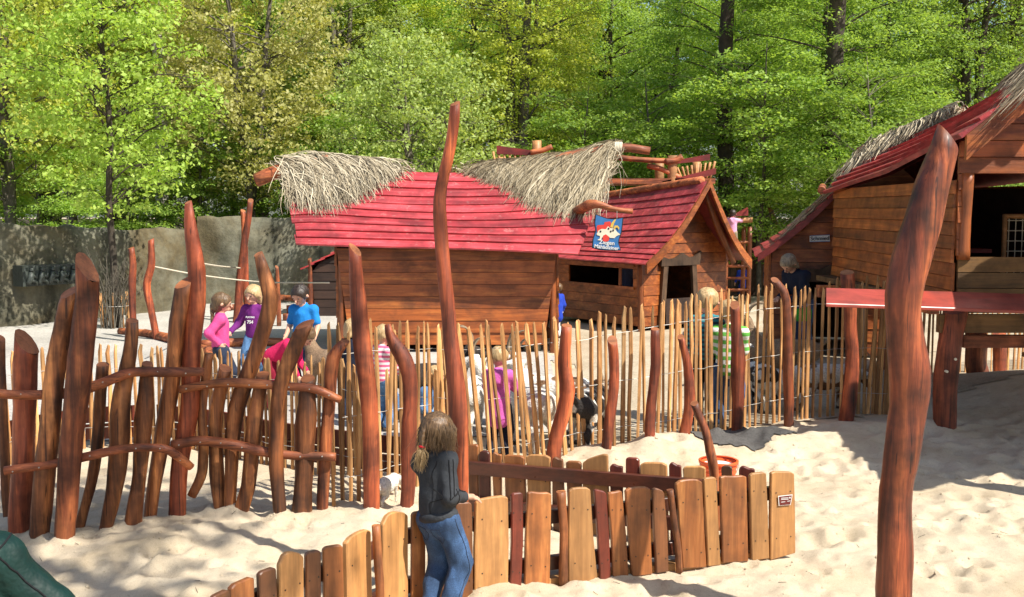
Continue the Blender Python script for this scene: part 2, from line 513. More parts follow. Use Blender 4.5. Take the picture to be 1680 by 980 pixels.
def gravel_mat(name, a, bcol, cc, sc=22.0):
    m, t, b = newmat(name)
    tc = N(t, 'ShaderNodeTexCoord')
    n1 = N(t, 'ShaderNodeTexNoise', Scale=.55, Detail=6.0, Roughness=.65)
    n2 = N(t, 'ShaderNodeTexNoise', Scale=sc, Detail=5.0, Roughness=.75)
    vo = N(t, 'ShaderNodeTexVoronoi', Scale=sc * 2.6)
    for n in (n1, n2, vo): t.links.new(tc.outputs['Object'], n.inputs['Vector'])
    c = ramp(t, n1.outputs[0], [(.3, a), (.5, bcol), (.7, cc)])
    c2 = ramp(t, n2.outputs[0], [(.3, (.6, .6, .6)), (.55, (1.03, 1.03, 1.03))])
    c = mix(t, .9, c, c2, 'MULTIPLY')
    c3 = ramp(t, vo.outputs['Distance'], [(.1, (1.04,) * 3), (.55, (.72,) * 3)])
    c = mix(t, .8, c, c3, 'MULTIPLY')
    t.links.new(c, b.inputs['Base Color']); b.inputs['Roughness'].default_value = .95
    b.inputs['Specular IOR Level'].default_value = .2
    bp = N(t, 'ShaderNodeBump', Strength=.5, Distance=.02)
    t.links.new(n2.outputs[0], bp.inputs['Height']); t.links.new(bp.outputs[0], b.inputs['Normal'])
    return m
M['sand'] = sand_mat()
M['plaza'] = gravel_mat('pale_gravel', (.42, .395, .355), (.55, .52, .47), (.63, .60, .545))
M['pen'] = gravel_mat('pen_gravel', (.40, .32, .22), (.56, .47, .34), (.66, .57, .43))
M['dark_gravel'] = gravel_mat('dark_gravel', (.07, .068, .066), (.11, .105, .10), (.16, .15, .14), 30)
M['litter'] = gravel_mat('leaf_litter', (.045, .035, .02), (.075, .055, .03), (.05, .06, .02), 6)
g = link('sand_ground', mesh_np('sand_ground', V, Q, smooth=True), M['sand'])
tag(g, kind='structure')

def sheet(name, poly_fn, x0, x1, y0, y1, step, lift, mat, ystep=None):
    """a sheet lying on the ground where poly_fn is positive"""
    xs, ys = np.arange(x0, x1, step), np.arange(y0, y1, ystep or step)
    A, B = np.meshgrid(xs, ys)
    Z = gz(A, B) + lift
    Vv = np.stack([A, B, Z], -1).reshape(-1, 3)
    J = np.arange(A.size).reshape(A.shape)
    q = np.stack([J[:-1, :-1], J[:-1, 1:], J[1:, 1:], J[1:, :-1]], -1).reshape(-1, 4)
    k = poly_fn(A, B)
    kc = (k.reshape(-1)[q] > 0).all(1)
    q = q[kc]
    used = np.unique(q); mp_ = np.zeros(A.size, int); mp_[used] = np.arange(len(used))
    return tag(link(name, mesh_np(name, Vv[used], mp_[q], smooth=True), mat), kind='structure')
sheet('gravel_plaza', lambda x, y: np.minimum.reduce([.6 - x + .3 * vnoise(x * 1.5, y * 1.5, seed=21), y - 10.7 - .25 * vnoise(x * 1.2, y * 1.2, seed=22), 30 - y + 0 * x]), -30, 2, 10, 30.2, .2, .012, M['plaza'])
sheet('pen_ground', lambda x, y: np.minimum.reduce([x - .7 - .25 * vnoise(x * 1.5, y * 1.5, seed=23), y - (9.9 + .42 * (x + 1)) - .15 * vnoise(x * 2, y * 2, seed=24), 31 - y + 0 * x]), 0, 16, 9.5, 31, .16, .009, M['pen'])
dgc = G(1205, 728)
sheet('dark_gravel_patch', lambda x, y: 1 - ((x - dgc.x) / .62) ** 2 - ((y - dgc.y) / .42) ** 2 + .55 * vnoise(x * 4, y * 4, seed=25), dgc.x - 1.2, dgc.x + 1.2, dgc.y - 1, dgc.y + 1, .03, .014, M['dark_gravel'])
sheet('forest_floor', lambda x, y: np.minimum.reduce([y - np.minimum(29.0, np.where(x < -3.5, np.maximum(19.0, 27.6 + (np.minimum(x, -7.0) + 7.0) * 1.45), 29.0)) + .4 * vnoise(x * .3, y * .3, seed=26), 1 + 0 * x]), -120, 120, 18, 140, 1.0, .03, M['litter'])
sheet('forest_floor', lambda x, y: np.where((np.abs(x) < 119) & (y < 138), -1.0, 1.0), -138, 138, 20, 262, 3.0, .035, M['litter'])

def crumbs():
    r = np.random.default_rng(3); n = 2600
    x = r.uniform(-4.3, 5.6, n); y = r.uniform(4.7, 10.6, n)
    k = (y < 9.4 + .42 * (x + 1)); x, y = x[k], y[k]; n = len(x)
    z = gz(x, y); s_ = r.uniform(.005, .017, n) * r.uniform(.5, 1.2, n)
    base = np.array([(1, 0, -.3), (-.5, .85, -.3), (-.5, -.85, -.3), (.1, .1, .9), (.5, .6, .4)])
    v = base[None] * s_[:, None, None] * r.uniform(.6, 1.4, (n, 5, 3)) + np.stack([x, y, z], -1)[:, None]
    t = np.array([(0, 1, 4), (1, 3, 4), (3, 0, 4), (0, 2, 1), (1, 2, 3), (2, 0, 3)])
    T_ = (t[None] + np.arange(n)[:, None, None] * 5).reshape(-1, 3)
    tag(link('sand_crumbs', mesh_np('sand_crumbs', v.reshape(-1, 3), None, T_), M['sand']), 'small clods of sand strewn over the sand', 'sand', kind='stuff')
    b = MB(); rr = random.Random(8)
    for i in range(150):
        a, c = rr.uniform(-4.2, 5.4), rr.uniform(4.9, 9.0)
        q = rr.uniform(0, 6.28); l = rr.uniform(.02, .07)
        p0 = Vector((a, c, GZ(a, c) + .004)); p1 = Vector((a + l * math.cos(q), c + l * math.sin(q), 0)); p1.z = GZ(p1.x, p1.y) + .007
        b.tube([p0, p1], [.0022, .0014], 4)
    tag(b.build('twigs', M['bark_grey']), 'tiny dark twigs and leaf bits scattered on the sand', 'twigs', kind='stuff')
crumbs()

# ------------------------------------------------------------------ artificial rock wall
def rock_mat():
    m, t, b = newmat('sprayed_concrete_rock')
    tc = N(t, 'ShaderNodeTexCoord')
    n1 = N(t, 'ShaderNodeTexNoise', Scale=.55, Detail=7.0, Roughness=.6, Distortion=.8)
    n2 = N(t, 'ShaderNodeTexNoise', Scale=7.0, Detail=7.0, Roughness=.7)
    mp = N(t, 'ShaderNodeMapping'); mp.inputs['Scale'].default_value = (1.6, 1.6, .16)
    t.links.new(tc.outputs['Object'], mp.inputs['Vector'])
    n3 = N(t, 'ShaderNodeTexNoise', Scale=1.0, Detail=5.0, Roughness=.6)
    for n in (n1, n2): t.links.new(tc.outputs['Object'], n.inputs['Vector'])
    t.links.new(mp.outputs[0], n3.inputs['Vector'])
    c = ramp(t, n1.outputs[0], [(.28, (.045, .034, .016)), (.40, (.115, .09, .045)), (.54, (.155, .145, .10)), (.72, (.18, .185, .145))])
    st = ramp(t, n3.outputs[0], [(.38, (.15, .18, .16)), (.53, (1, 1, 1))])
    c = mix(t, .8, c, st, 'MULTIPLY')
    f = ramp(t, n2.outputs[0], [(.3, (.55, .54, .5)), (.55, (1.05,) * 3)])
    c = mix(t, .8, c, f, 'MULTIPLY')
    t.links.new(c, b.inputs['Base Color']); b.inputs['Roughness'].default_value = .9
    bp = N(t, 'ShaderNodeBump', Strength=.5, Distance=.06)
    t.links.new(n2.outputs[0], bp.inputs['Height']); t.links.new(bp.outputs[0], b.inputs['Normal'])
    return m
M['rock'] = rock_mat()
def rock_wall(name, pts, tops, label, seed):
    """pts: ground points, tops: heights; thick wall with an uneven face and an uneven crest"""
    P = [Vector(p) for p in pts]
    L = np.cumsum([0] + [(b - a).length for a, b in zip(P, P[1:])])
    nu, nv = int(L[-1] / .12) + 2, 20
    u = np.linspace(0, L[-1], nu)
    px, py = np.interp(u, L, [p.x for p in P]), np.interp(u, L, [p.y for p in P])
    tp = np.interp(u, L, tops) + .05 * vnoise(u * .9, u * 0, seed=seed) + .025 * vnoise(u * 4, u * 0, seed=seed + 1)
    dx, dy = np.gradient(px), np.gradient(py)
    ln = np.hypot(dx, dy); nx_, ny_ = dy / ln, -dx / ln            # towards the camera side
    rows = []
    for k in range(nv + 1):
        f = k / nv
        z = -.1 + (tp + .1) * f
        d = .16 * vnoise(u * .8, z * .8 + seed, seed=seed + 2) + .07 * vnoise(u * 2.4, z * 2.4, seed=seed + 3) + .03 * vnoise(u * 7, z * 7, seed=seed + 4) - .12 * f ** 6
        rows.append(np.stack([px + nx_ * d, py + ny_ * d, z], -1))
    rows.append(np.stack([px - nx_ * .25, py - ny_ * .25, tp + .05 * vnoise(u * 3, u * 0, seed=seed + 7)], -1))
    rows.append(np.stack([px - nx_ * .55, py - ny_ * .55, tp - .1], -1))
    rows.append(np.stack([px - nx_ * .6, py - ny_ * .6, tp * 0 - .1], -1))
    A = np.stack(rows, 0); nr = len(rows)
    J = np.arange(nr * nu).reshape(nr, nu)
    q = np.stack([J[:-1, :-1], J[:-1, 1:], J[1:, 1:], J[1:, :-1]], -1).reshape(-1, 4)
    base = np.array([px.mean(), py.mean(), 0])
    o = link(name, mesh_np(name, A.reshape(-1, 3) - base, q, smooth=True), M['rock'], loc=tuple(base))
    return tag(o, label, 'wall')
wa0, wa1, wa2 = G(-160, 552), G(60, 533), G(318, 508)
rock_wall('rock_wall', [wa0 + (wa0 - wa1) * 1.2, wa0, wa1, wa2], [2.3, 2.25, 2.05, 1.9], 'pale artificial rock wall behind the young tree, bearing a bronze relief', 40)
wb = [Vector((wa2.x - .3, 26.6, 0)), Vector((-4.0, 27.2, 0)), Vector((1.5, 28.0, 0)), Vector((4.6, 29.5, 0))]
rock_wall('rock_wall', wb, [2.2, 2.15, 2.0, 1.9], 'brown streaked rock wall section between the young tree and the near hut', 60)

# bronze relief plaque on the wall
def plaque():
    c = AT(113, 452, 21.55)
    d = (wa2 - wa1).normalized(); n_ = Vector((d.y, -d.x, 0))
    c = G(113, 0, 0) if False else c
    t0 = (wa1 + d * ((c - wa1).dot(d))); t0.z = 1.0
    c = Vector((t0.x, t0.y, 1.03)) + n_ * .22
    rt = thing('relief_plaque', (c.x, c.y, .85), 'dark bronze relief plaque hanging on the pale rock wall', 'plaque')
    w, h = 1.25, .42
    MB().hexa([c - d * w / 2 + Vector((0, 0, a)) + n_ * b for b in (0,) for a in (-h / 2,)] and
              [c + d * sx * w / 2 + Vector((0, 0, sz * h / 2)) - n_ * .3 for sx, sz in ((-1, -1), (1, -1), (1, 1), (-1, 1))] +
              [c + d * sx * w / 2 + Vector((0, 0, sz * h / 2)) + n_ * .05 for sx, sz in ((-1, -1), (1, -1), (1, 1), (-1, 1))]).build('back_plate', M['bronze'], rt)
    r = random.Random(3)
    for i in range(5):
        b = MB(); x0 = -w / 2 + .15 + i * .235
        def pt(a, z, k=.07): return c + d * (x0 + a) + Vector((0, 0, z)) + n_ * k
        b.tube([pt(-.05, -.16), pt(0, -.02, .10), pt(.02, .09)], [.05, .07, .04], 7, rings=7)
        b.tube([pt(.02, .10, .09), pt(.03, .16, .10)], [.05, .045], 7, rings=4)
        b.tube([pt(0, .05, .1), pt(.09, -.03, .13), pt(.12, .06, .12)], [.03, .028, .02], 6, rings=7)
        b.tube([pt(-.02, -.08, .1), pt(.1, -.12, .12), pt(.13, -.19, .08)], [.04, .03, .02], 6, rings=7)
        b.build('relief_figure', M['bronze'], rt, smooth=True)
plaque()

# ------------------------------------------------------------------ trees
def leaf_mat(name, c1, c2, c3, trans=.38):
    m, t, b = newmat(name)
    ge = N(t, 'ShaderNodeNewGeometry'); tc = N(t, 'ShaderNodeTexCoord'); oi = N(t, 'ShaderNodeObjectInfo')
    n = N(t, 'ShaderNodeTexNoise', Scale=.9, Detail=3.0); t.links.new(tc.outputs['Object'], n.inputs['Vector'])
    a = N(t, 'ShaderNodeMath', operation='MULTIPLY_ADD'); a.inputs[1].default_value = .55
    t.links.new(ge.outputs['Random Per Island'], a.inputs[0])
    n2 = N(t, 'ShaderNodeMath', operation='MULTIPLY'); n2.inputs[1].default_value = .55
    t.links.new(n.outputs[0], n2.inputs[0]); t.links.new(n2.outputs[0], a.inputs[2])
    c = ramp(t, a.outputs[0], [(.15, c1), (.5, c2), (.85, c3)])
    hsv = N(t, 'ShaderNodeHueSaturation'); mr = N(t, 'ShaderNodeMapRange')
    mr.inputs['To Min'].default_value = .85; mr.inputs['To Max'].default_value = 1.15
    t.links.new(oi.outputs['Random'], mr.inputs['Value']); t.links.new(mr.outputs[0], hsv.inputs['Value']); t.links.new(c, hsv.inputs['Color'])
    b.inputs['Roughness'].default_value = .55; b.inputs['Specular IOR Level'].default_value = .3
    t.links.new(hsv.outputs[0], b.inputs['Base Color'])
    tr = N(t, 'ShaderNodeBsdfTranslucent')
    tcol = mix(t, 1.0, hsv.outputs[0], (1.25, 1.2, .55), 'MULTIPLY')
    t.links.new(tcol, tr.inputs['Color'])
    ms = N(t, 'ShaderNodeMixShader'); ms.inputs[0].default_value = trans
    t.links.new(b.outputs[0], ms.inputs[1]); t.links.new(tr.outputs[0], ms.inputs[2])
    t.links.new(ms.outputs[0], t.nodes['Material Output'].inputs['Surface'])
    return m
M['leaf_bright'] = leaf_mat('bright_leaf', (0.25, 0.38, 0.06), (0.36, 0.52, 0.09), (0.47, 0.6, 0.15), 0.5)
M['leaf_beech'] = leaf_mat('beech_leaf', (0.19, 0.33, 0.06), (0.3, 0.46, 0.09), (0.41, 0.56, 0.15), 0.5)
M['leaf_deep'] = leaf_mat('deep_leaf', (0.16, 0.28, 0.05), (0.26, 0.41, 0.08), (0.36, 0.5, 0.13), 0.5)
M['leaf_yellow'] = leaf_mat('yellow_leaf', (0.32, 0.4, 0.06), (0.47, 0.54, 0.09), (0.58, 0.62, 0.16), 0.48)
M['leaf_maple'] = leaf_mat('maple_blossom', (0.36, 0.38, 0.1), (0.52, 0.52, 0.17), (0.63, 0.61, 0.27), 0.45)
M['leaf_olive'] = leaf_mat('olive_leaf', (0.22, 0.31, 0.08), (0.33, 0.43, 0.12), (0.44, 0.53, 0.19), 0.48)

def leaves(C, rad, per, size, rng, flat=.35, up=.7, droop=.0, trunk=None):
    """leaf-sized folded diamonds in flattened sprays round the clump centres C"""
    n = len(C)
    K = n * per
    cc = np.repeat(C, per, 0); rr = np.repeat(rad, per)
    d = rng.normal(size=(K, 3)); d /= np.linalg.norm(d, axis=1)[:, None]
    d *= (rng.random(K) ** .45)[:, None]
    d[:, 2] *= flat
    p = cc + d * rr[:, None]
    if droop:
        p[:, 2] -= droop * (d[:, 0] ** 2 + d[:, 1] ** 2) * rr
    nrm = rng.normal(size=(K, 3)) * (1 - up) ; nrm[:, 2] += up * rng.choice([1, 1, 1, -.3], K)
    nrm += d * .35
    nrm /= np.linalg.norm(nrm, axis=1)[:, None] + 1e-9
    a = np.cross(nrm, rng.normal(size=(K, 3))); a /= np.linalg.norm(a, axis=1)[:, None] + 1e-9
    b = np.cross(nrm, a)
    s = size * rng.uniform(.6, 1.3, K)[:, None]
    v = np.stack([p - a * s * .5, p + b * s * .33 + nrm * s * .08, p + a * s * .5, p - b * s * .33 + nrm * s * .08], 1).reshape(-1, 3)
    q = np.arange(K * 4).reshape(-1, 4)
    return v, q

def tree_meshes(seed, h, zc, rx, rz, nclump, per, size, spray=(.35, .75), r0=.16, leanx=0.0, fork=0, flat=.35, up=.7, droop=.25, nlimb=45, gap=-.15, layer=0.0, bare=0.0, seg=8, lshift=.5):
    rng = np.random.default_rng(seed)
    rr = random.Random(seed)
    C = []
    while len(C) < nclump:
        p = rng.uniform(-1, 1, 3)
        l = np.linalg.norm(p)
        if l > 1 or l < .18: continue
        if rng.random() > .25 + .75 * l: continue
        q = p * np.array([rx, rx, rz]) + np.array([leanx * lshift, 0, zc])
        if layer: q[2] = q[2] * (1 - layer) + layer * (np.round(q[2] / .9) * .9)
        if vnoise(q[0] * .8 + 50, q[1] * .8, q[2] * .9, seed=seed)[()] < gap: continue
        C.append(q)
    C = np.array(C)
    rad = rng.uniform(spray[0], spray[1], len(C))
    v, q = leaves(C, rad, per, size, rng, flat, up, droop)
    crown = mesh_np('crown', v, q)
    b = MB()
    def trunk_path(dx, dy, top):
        pts = []
        k = 7
        for i in range(k):
            f = i / (k - 1)
            pts.append(Vector((dx * f * f + rr.uniform(-.08, .08) * (i > 0) + leanx * f, dy * f * f + rr.uniform(-.08, .08) * (i > 0), -.15 + (top + .15) * f)))
        return pts
    paths = []
    if fork:
        for k in range(fork):
            a = 2 * math.pi * k / fork + rr.uniform(-.3, .3)
            paths.append(trunk_path(math.cos(a) * .9, math.sin(a) * .5, h * rr.uniform(.85, 1)))
    else:
        paths.append(trunk_path(rr.uniform(-.4, .4), rr.uniform(-.4, .4), h))
    for pts in paths:
        b.tube(pts, [r0 * 1.35, r0, r0 * .92, r0 * .8, r0 * .65, r0 * .45, r0 * .12], seg, rings=16, lump=.10, seed=seed)
    idx = rng.permutation(len(C))[:nlimb]
    for i in idx:
        c = Vector(C[i]); pts = rr.choice(paths)
        z0 = max(h * .12, min(h * .93, c.z - rr.uniform(.3, 1.0) * math.hypot(c.x, c.y) * .6))
        P, _ = spline(pts, [1] * len(pts), 20)
        s0 = min(P, key=lambda p: abs(p.z - z0))
        if (c - s0).length < .3: continue
        mid = s0.lerp(c, .5) + Vector((rr.uniform(-.15, .15), rr.uniform(-.15, .15), rr.uniform(.02, .25)))
        w = r0 * .26 * rr.uniform(.5, 1.2)
        b.tube([s0, mid, c], [w, w * .6, .006], 5, cap=False, rings=6)
        for k in range(2):
            e = c + Vector((rr.uniform(-.7, .7), rr.uniform(-.7, .7), rr.uniform(-.15, .35)))
            b.tube([mid.lerp(c, rr.uniform(0, .6)), e], [w * .4, .004], 4, cap=False, rings=3)
    me = bpy.data.meshes.new('trunk'); me.from_pydata([tuple(p) for p in b.v], [], b.f)
    for p in me.polygons: p.use_smooth = True
    me.update()
    return me, crown

def plant_tree(name, meshes, x, y, label, leaf, bark, rz=0.0, sc=1.0, group=None, z=0.0, cat='tree'):
    tm, cm = meshes
    rt = thing(name, (x, y, z), label, cat, group)
    rt.rotation_euler = (0, 0, rz); rt.scale = (sc, sc, sc)
    for nm, me, mat in (('trunk', tm, bark), ('crown', cm, leaf)):
        if not me.materials:
            me.materials.append(mat)
        o = link(nm, me, None, rt)
        if me.materials[0] != mat:
            o.material_slots[0].link = 'OBJECT'; o.material_slots[0].material = mat
    return rt
def PX(px, y): return (px - W0 / 2) / F0 * y

T = {}
T['young'] = tree_meshes(11, 8.0, 5.2, 2.05, 2.9, 250, 52, .105, (.3, .6), .075, flat=.45, up=.45, droop=.3, nlimb=75, gap=-.35)
T['maple'] = tree_meshes(12, 10, 6.6, 2.5, 4.3, 430, 52, .115, (.28, .55), .11, flat=.7, up=.3, nlimb=85, gap=-.25, fork=2)
T['beech1'] = tree_meshes(13, 17, 9.0, 4.3, 7.2, 620, 66, .125, (.5, 1.0), .20, flat=.22, up=.75, droop=.35, nlimb=70, gap=-.2, layer=.5)
T['beech2'] = tree_meshes(14, 17, 8.5, 4.0, 7.0, 600, 66, .125, (.5, 1.0), .19, flat=.22, up=.75, droop=.35, nlimb=70, gap=-.2, layer=.5)
T['beech3'] = tree_meshes(15, 15, 8.0, 3.2, 6.4, 520, 62, .12, (.45, .9), .24, flat=.3, up=.6, droop=.3, nlimb=60, gap=-.2, fork=2)
T['bush'] = tree_meshes(16, 5.2, 3.4, 1.9, 2.4, 330, 60, .085, (.25, .5), .06, flat=.6, up=.35, droop=.2, nlimb=80, gap=-.4, fork=3)
T['tall'] = tree_meshes(17, 19, 12.0, 3.3, 6.5, 420, 60, .14, (.5, 1.0), .21, flat=.3, up=.65, droop=.3, nlimb=40, gap=-.2)
T['pole'] = tree_meshes(20, 19, 14.8, 3.2, 5.0, 300, 50, .14, (.5, 1.0), .24, flat=.3, up=.65, droop=.3, nlimb=30, gap=-.2)
T['sapling'] = tree_meshes(18, 6.5, 3.7, 2.4, 2.9, 330, 60, .105, (.35, .75), .06, flat=.25, up=.75, droop=.35, nlimb=50, gap=-.25, layer=.4)

T['shade'] = tree_meshes(19, 13.0, 11.0, 2.1, 1.7, 110, 45, .13, (.3, .65), .14, nlimb=40, gap=-.1)
ta = G(190, 538)
plant_tree('young_tree', T['young'], ta.x, ta.y, 'young bright green tree in a stake guard before the rock wall', M['leaf_bright'], M['bark_dark'], .4)
front = [  # name, kind, px, distance, leaf, bark, rotation, size, label
 ('maple_tree', 'maple', 415, 29.5, 'leaf_maple', 'bark_grey', .3, 1.0, 'yellow-beige blossoming maple behind the streaked rock wall'),
 ('maple_tree', 'maple', 18, 26.0, 'leaf_yellow', 'bark_grey', 2.2, 1.0, 'yellow-green blossoming tree at the left edge of the photo'),
 ('maple_tree', 'maple', 120, 33.0, 'leaf_yellow', 'bark_grey', 4.2, 1.2, 'yellow-green tree half hidden behind the young tree'),
 ('birch_tree', 'tall', 268, 32.0, 'leaf_yellow', 'bark_pale', 1.0, .95, 'pale-trunked tree seen through the crown of the young tree'),
 ('oak_tree', 'beech3', 562, 36.0, 'leaf_olive', 'bark_grey', .9, .8, 'grey fork-trunked tree left of the tall post, above the near thatch'),
 ('round_bush', 'bush', 690, 27.0, 'leaf_olive', 'bark_grey', .2, 1.18, 'round pale green bush rising behind the near red roof'),
 ('beech_tree', 'beech3', 850, 33.0, 'leaf_yellow', 'bark_grey', 2.4, .8, 'yellow-green twin-trunked beech above the middle of the photo'),
 ('beech_tree', 'beech1', 1192, 35.0, 'leaf_beech', 'bark_dark', 1.2, .72, 'dark-trunked beech right behind the hut with the goat sign'),
 ('beech_tree', 'beech2', 1362, 30.0, 'leaf_beech', 'bark_dark', 3.0, .75, 'leafy beech before the thick dark trunk dark-trunked beech left of the big raised hut'),
 ('beech_tree', 'beech3', 1585, 33.0, 'leaf_beech', 'bark_dark', 5.0, .8, 'fork-trunked beech just above the raised hut roof'),
 ('beech_tree', 'tall', 1650, 35.0, 'leaf_olive', 'bark_dark', 2.0, 1.0, 'slim tall tree by the bright sky gap at upper right'),
 ('beech_tree', 'pole', 1362, 28.6, 'leaf_beech', 'bark_dark', .7, 1.05, 'thick bare dark trunk rising left of the raised hut'),
 ('beech_tree', 'pole', 1190, 31.0, 'leaf_beech', 'bark_dark', 1.9, .95, 'bare dark trunk rising above the far climbing child'),
 ('beech_tree', 'pole', 655, 38.0, 'leaf_bright', 'bark_dark', 4.1, .95, 'dark bare trunk left of the top of the tallest post'),
 ('beech_tree', 'pole', 600, 39.5, 'leaf_bright', 'bark_dark', 5.1, .9, 'thin dark trunk above the left thatch bundle'),
 ('hazel_bush', 'sapling', 1070, 31.5, 'leaf_beech', 'bark_grey', .5, 1.0, 'low leafy sapling behind the slatted play tower'),
 ('hazel_bush', 'sapling', 1245, 29.0, 'leaf_beech', 'bark_grey', 2.5, 1.05, 'bushy sapling over the far palisade'),
 ('hazel_bush', 'sapling', 950, 30.5, 'leaf_deep', 'bark_grey', 3.9, .9, 'dark green sapling behind the right-hand thatch of the near hut'),
 ('hazel_bush', 'sapling', 590, 30.5, 'leaf_deep', 'bark_grey', 1.7, .9, 'dark green sapling behind the left-hand thatch of the near hut'),
 ('hazel_bush', 'sapling', 330, 30.0, 'leaf_deep', 'bark_grey', 4.7, .85, 'dark green sapling behind the rock wall, right of the young tree'),
 ('hazel_bush', 'sapling', 60, 26.5, 'leaf_beech', 'bark_grey', 3.3, .7, 'low sapling behind the rock wall above the bronze relief'),
 ('hazel_bush', 'sapling', 215, 28.5, 'leaf_deep', 'bark_grey', 5.5, .7, 'low sapling behind the rock wall and the young tree trunk'),
 ('hazel_bush', 'sapling', 460, 30.0, 'leaf_deep', 'bark_grey', 2.9, .75, 'low sapling behind the streaked rock wall, left of the near hut'),
 ('hazel_bush', 'sapling', 1430, 27.0, 'leaf_deep', 'bark_grey', .9, .95, 'low leafy sapling behind the raised hut roof'),
]
for nm, k, px, y, lf, bk, rz, sc, lab in front:
    plant_tree(nm, T[k], PX(px, y), y, lab, M[lf], M[bk], rz, sc, 'trees at the edge of the wood')
rb = random.Random(21)
rows = [(40, 130, -60, 1780), (47, 120, -120, 1840), (55, 125, -120, 1840)]
for y0, st, xa, xb in rows:
    st *= .88
    x = xa
    while x < xb:
        y = y0 + rb.uniform(-2.5, 2.5)
        k = rb.choice(['beech1', 'beech2', 'tall', 'beech3'])
        lf = rb.choice(['leaf_deep', 'leaf_beech', 'leaf_bright']) if x > 950 else rb.choice(['leaf_beech', 'leaf_bright', 'leaf_bright', 'leaf_yellow'])
        what = {'beech1': 'broad beech', 'beech2': 'wide leafy beech', 'tall': 'slender high-crowned beech', 'beech3': 'twin-trunked beech'}[k]
        where = ['left of the young tree', 'above the young tree', 'above the rock wall', 'above the left thatch bundle', 'above the tallest thin post', 'above the right thatch bundle', 'above the goat sign', 'above the middle hut', 'above the far palisade', 'above the smith hut', 'above the raised hut roof', 'over the right-hand thatch', 'at the right edge'][max(0, min(12, int((x + 60) / 140)))]
        lab = '%s in the %s row of the wood, %s' % (what, {40: 'front', 47: 'middle', 55: 'rear'}[y0], where)
        if not (1600 < x < 1720 and y0 > 42):
            plant_tree('beech_tree', T[k], PX(x, y), y, lab, M[lf], M['bark_dark'], rb.uniform(0, 6.28), rb.uniform(.92, 1.08) * {40: .68, 47: .84, 55: 1.05}[y0], 'beeches deep in the wood')
        x += st * rb.uniform(.75, 1.25)
# trees outside the frame on the sunny side, whose shade dapples the yard
for x, y, k, sc, lab in ((15.5, 4.2, 'beech2', .8, 'leafy beech standing beyond the right edge of the photo, shading the raised hut'),
                         (4.1, 1.9, 'shade', 1.0, 'slim tree outside the photo on the right, dappling the driftwood fence')):
    plant_tree('beech_tree', T[k], x, y, lab, M['leaf_beech'], M['bark_dark'], 1.0, sc)
_seen = {}
for o in list(COL.objects):
    if o.get('group') == 'beeches deep in the wood': _seen.setdefault(o['label'], []).append(o)
for lab, os_ in _seen.items():
    if len(os_) > 1:
        os_.sort(key=lambda o: o.location.x / o.location.y)
        for i, o in enumerate(os_): o['label'] = lab + (', left one' if i == 0 else ', right one' if i == len(os_) - 1 else ', middle one')
def far_wood():
    rng = np.random.default_rng(5)
    C = np.stack([rng.uniform(-50, 50, 1500), rng.uniform(61, 68, 1500), rng.uniform(0, 19, 1500)], -1)
    v, q = leaves(C, rng.uniform(.9, 1.8, 1500), 26, .34, rng, .5, .5, .2)
    o = link('far_wood', mesh_np('far_wood', v, q), M['leaf_bright'])
    tag(o, 'far mass of green foliage closing the wood', 'foliage', kind='stuff')
far_wood()

# stake guard and bare shrub at the young tree
gd = thing('tree_guard', (ta.x, ta.y, 0), 'ring of thin wooden stakes round the young tree trunk', 'tree guard')
for k in range(8):
    a = 2 * math.pi * k / 8 + .2
    p = Vector((ta.x + .26 * math.cos(a), ta.y + .26 * math.sin(a), -.1))
    MB().tube([p, p + Vector((random.uniform(-.04, .04), random.uniform(-.04, .04), .82))], [.021, .018], 6, rings=5, lump=.1, seed=k).build('stake', M['picket'], gd, smooth=True)
MB().tube([Vector((ta.x + .285 * math.cos(a), ta.y + .285 * math.sin(a), .45)) for a in np.linspace(0, 6.283, 17)], .006, 5).build('wire', M['wire'], gd)
b = MB(); rs = random.Random(9)
for k in range(34):
    p = Vector((ta.x + rs.uniform(-.2, .2), ta.y - .1 + rs.uniform(-.2, .1), 0)); a = rs.uniform(-1, 1)
    e = p + Vector((a * .55, rs.uniform(-.3, .3), rs.uniform(.9, 1.65)))
    b.tube([p, p.lerp(e, .5) + Vector((-a * .12, 0, .05)), e], [.011, .008, .003], 5, cap=False, rings=6)
    for j in range(3):
        s_ = p.lerp(e, rs.uniform(.4, .9)); b.tube([s_, s_ + Vector((rs.uniform(-.2, .2), rs.uniform(-.1, .1), rs.uniform(.1, .3)))], [.005, .002], 4, cap=False)
tag(b.build('bare_shrub', M['bark_grey'], origin=(ta.x, ta.y, 0), smooth=True), 'bare twiggy shrub at the foot of the young tree', 'shrub')
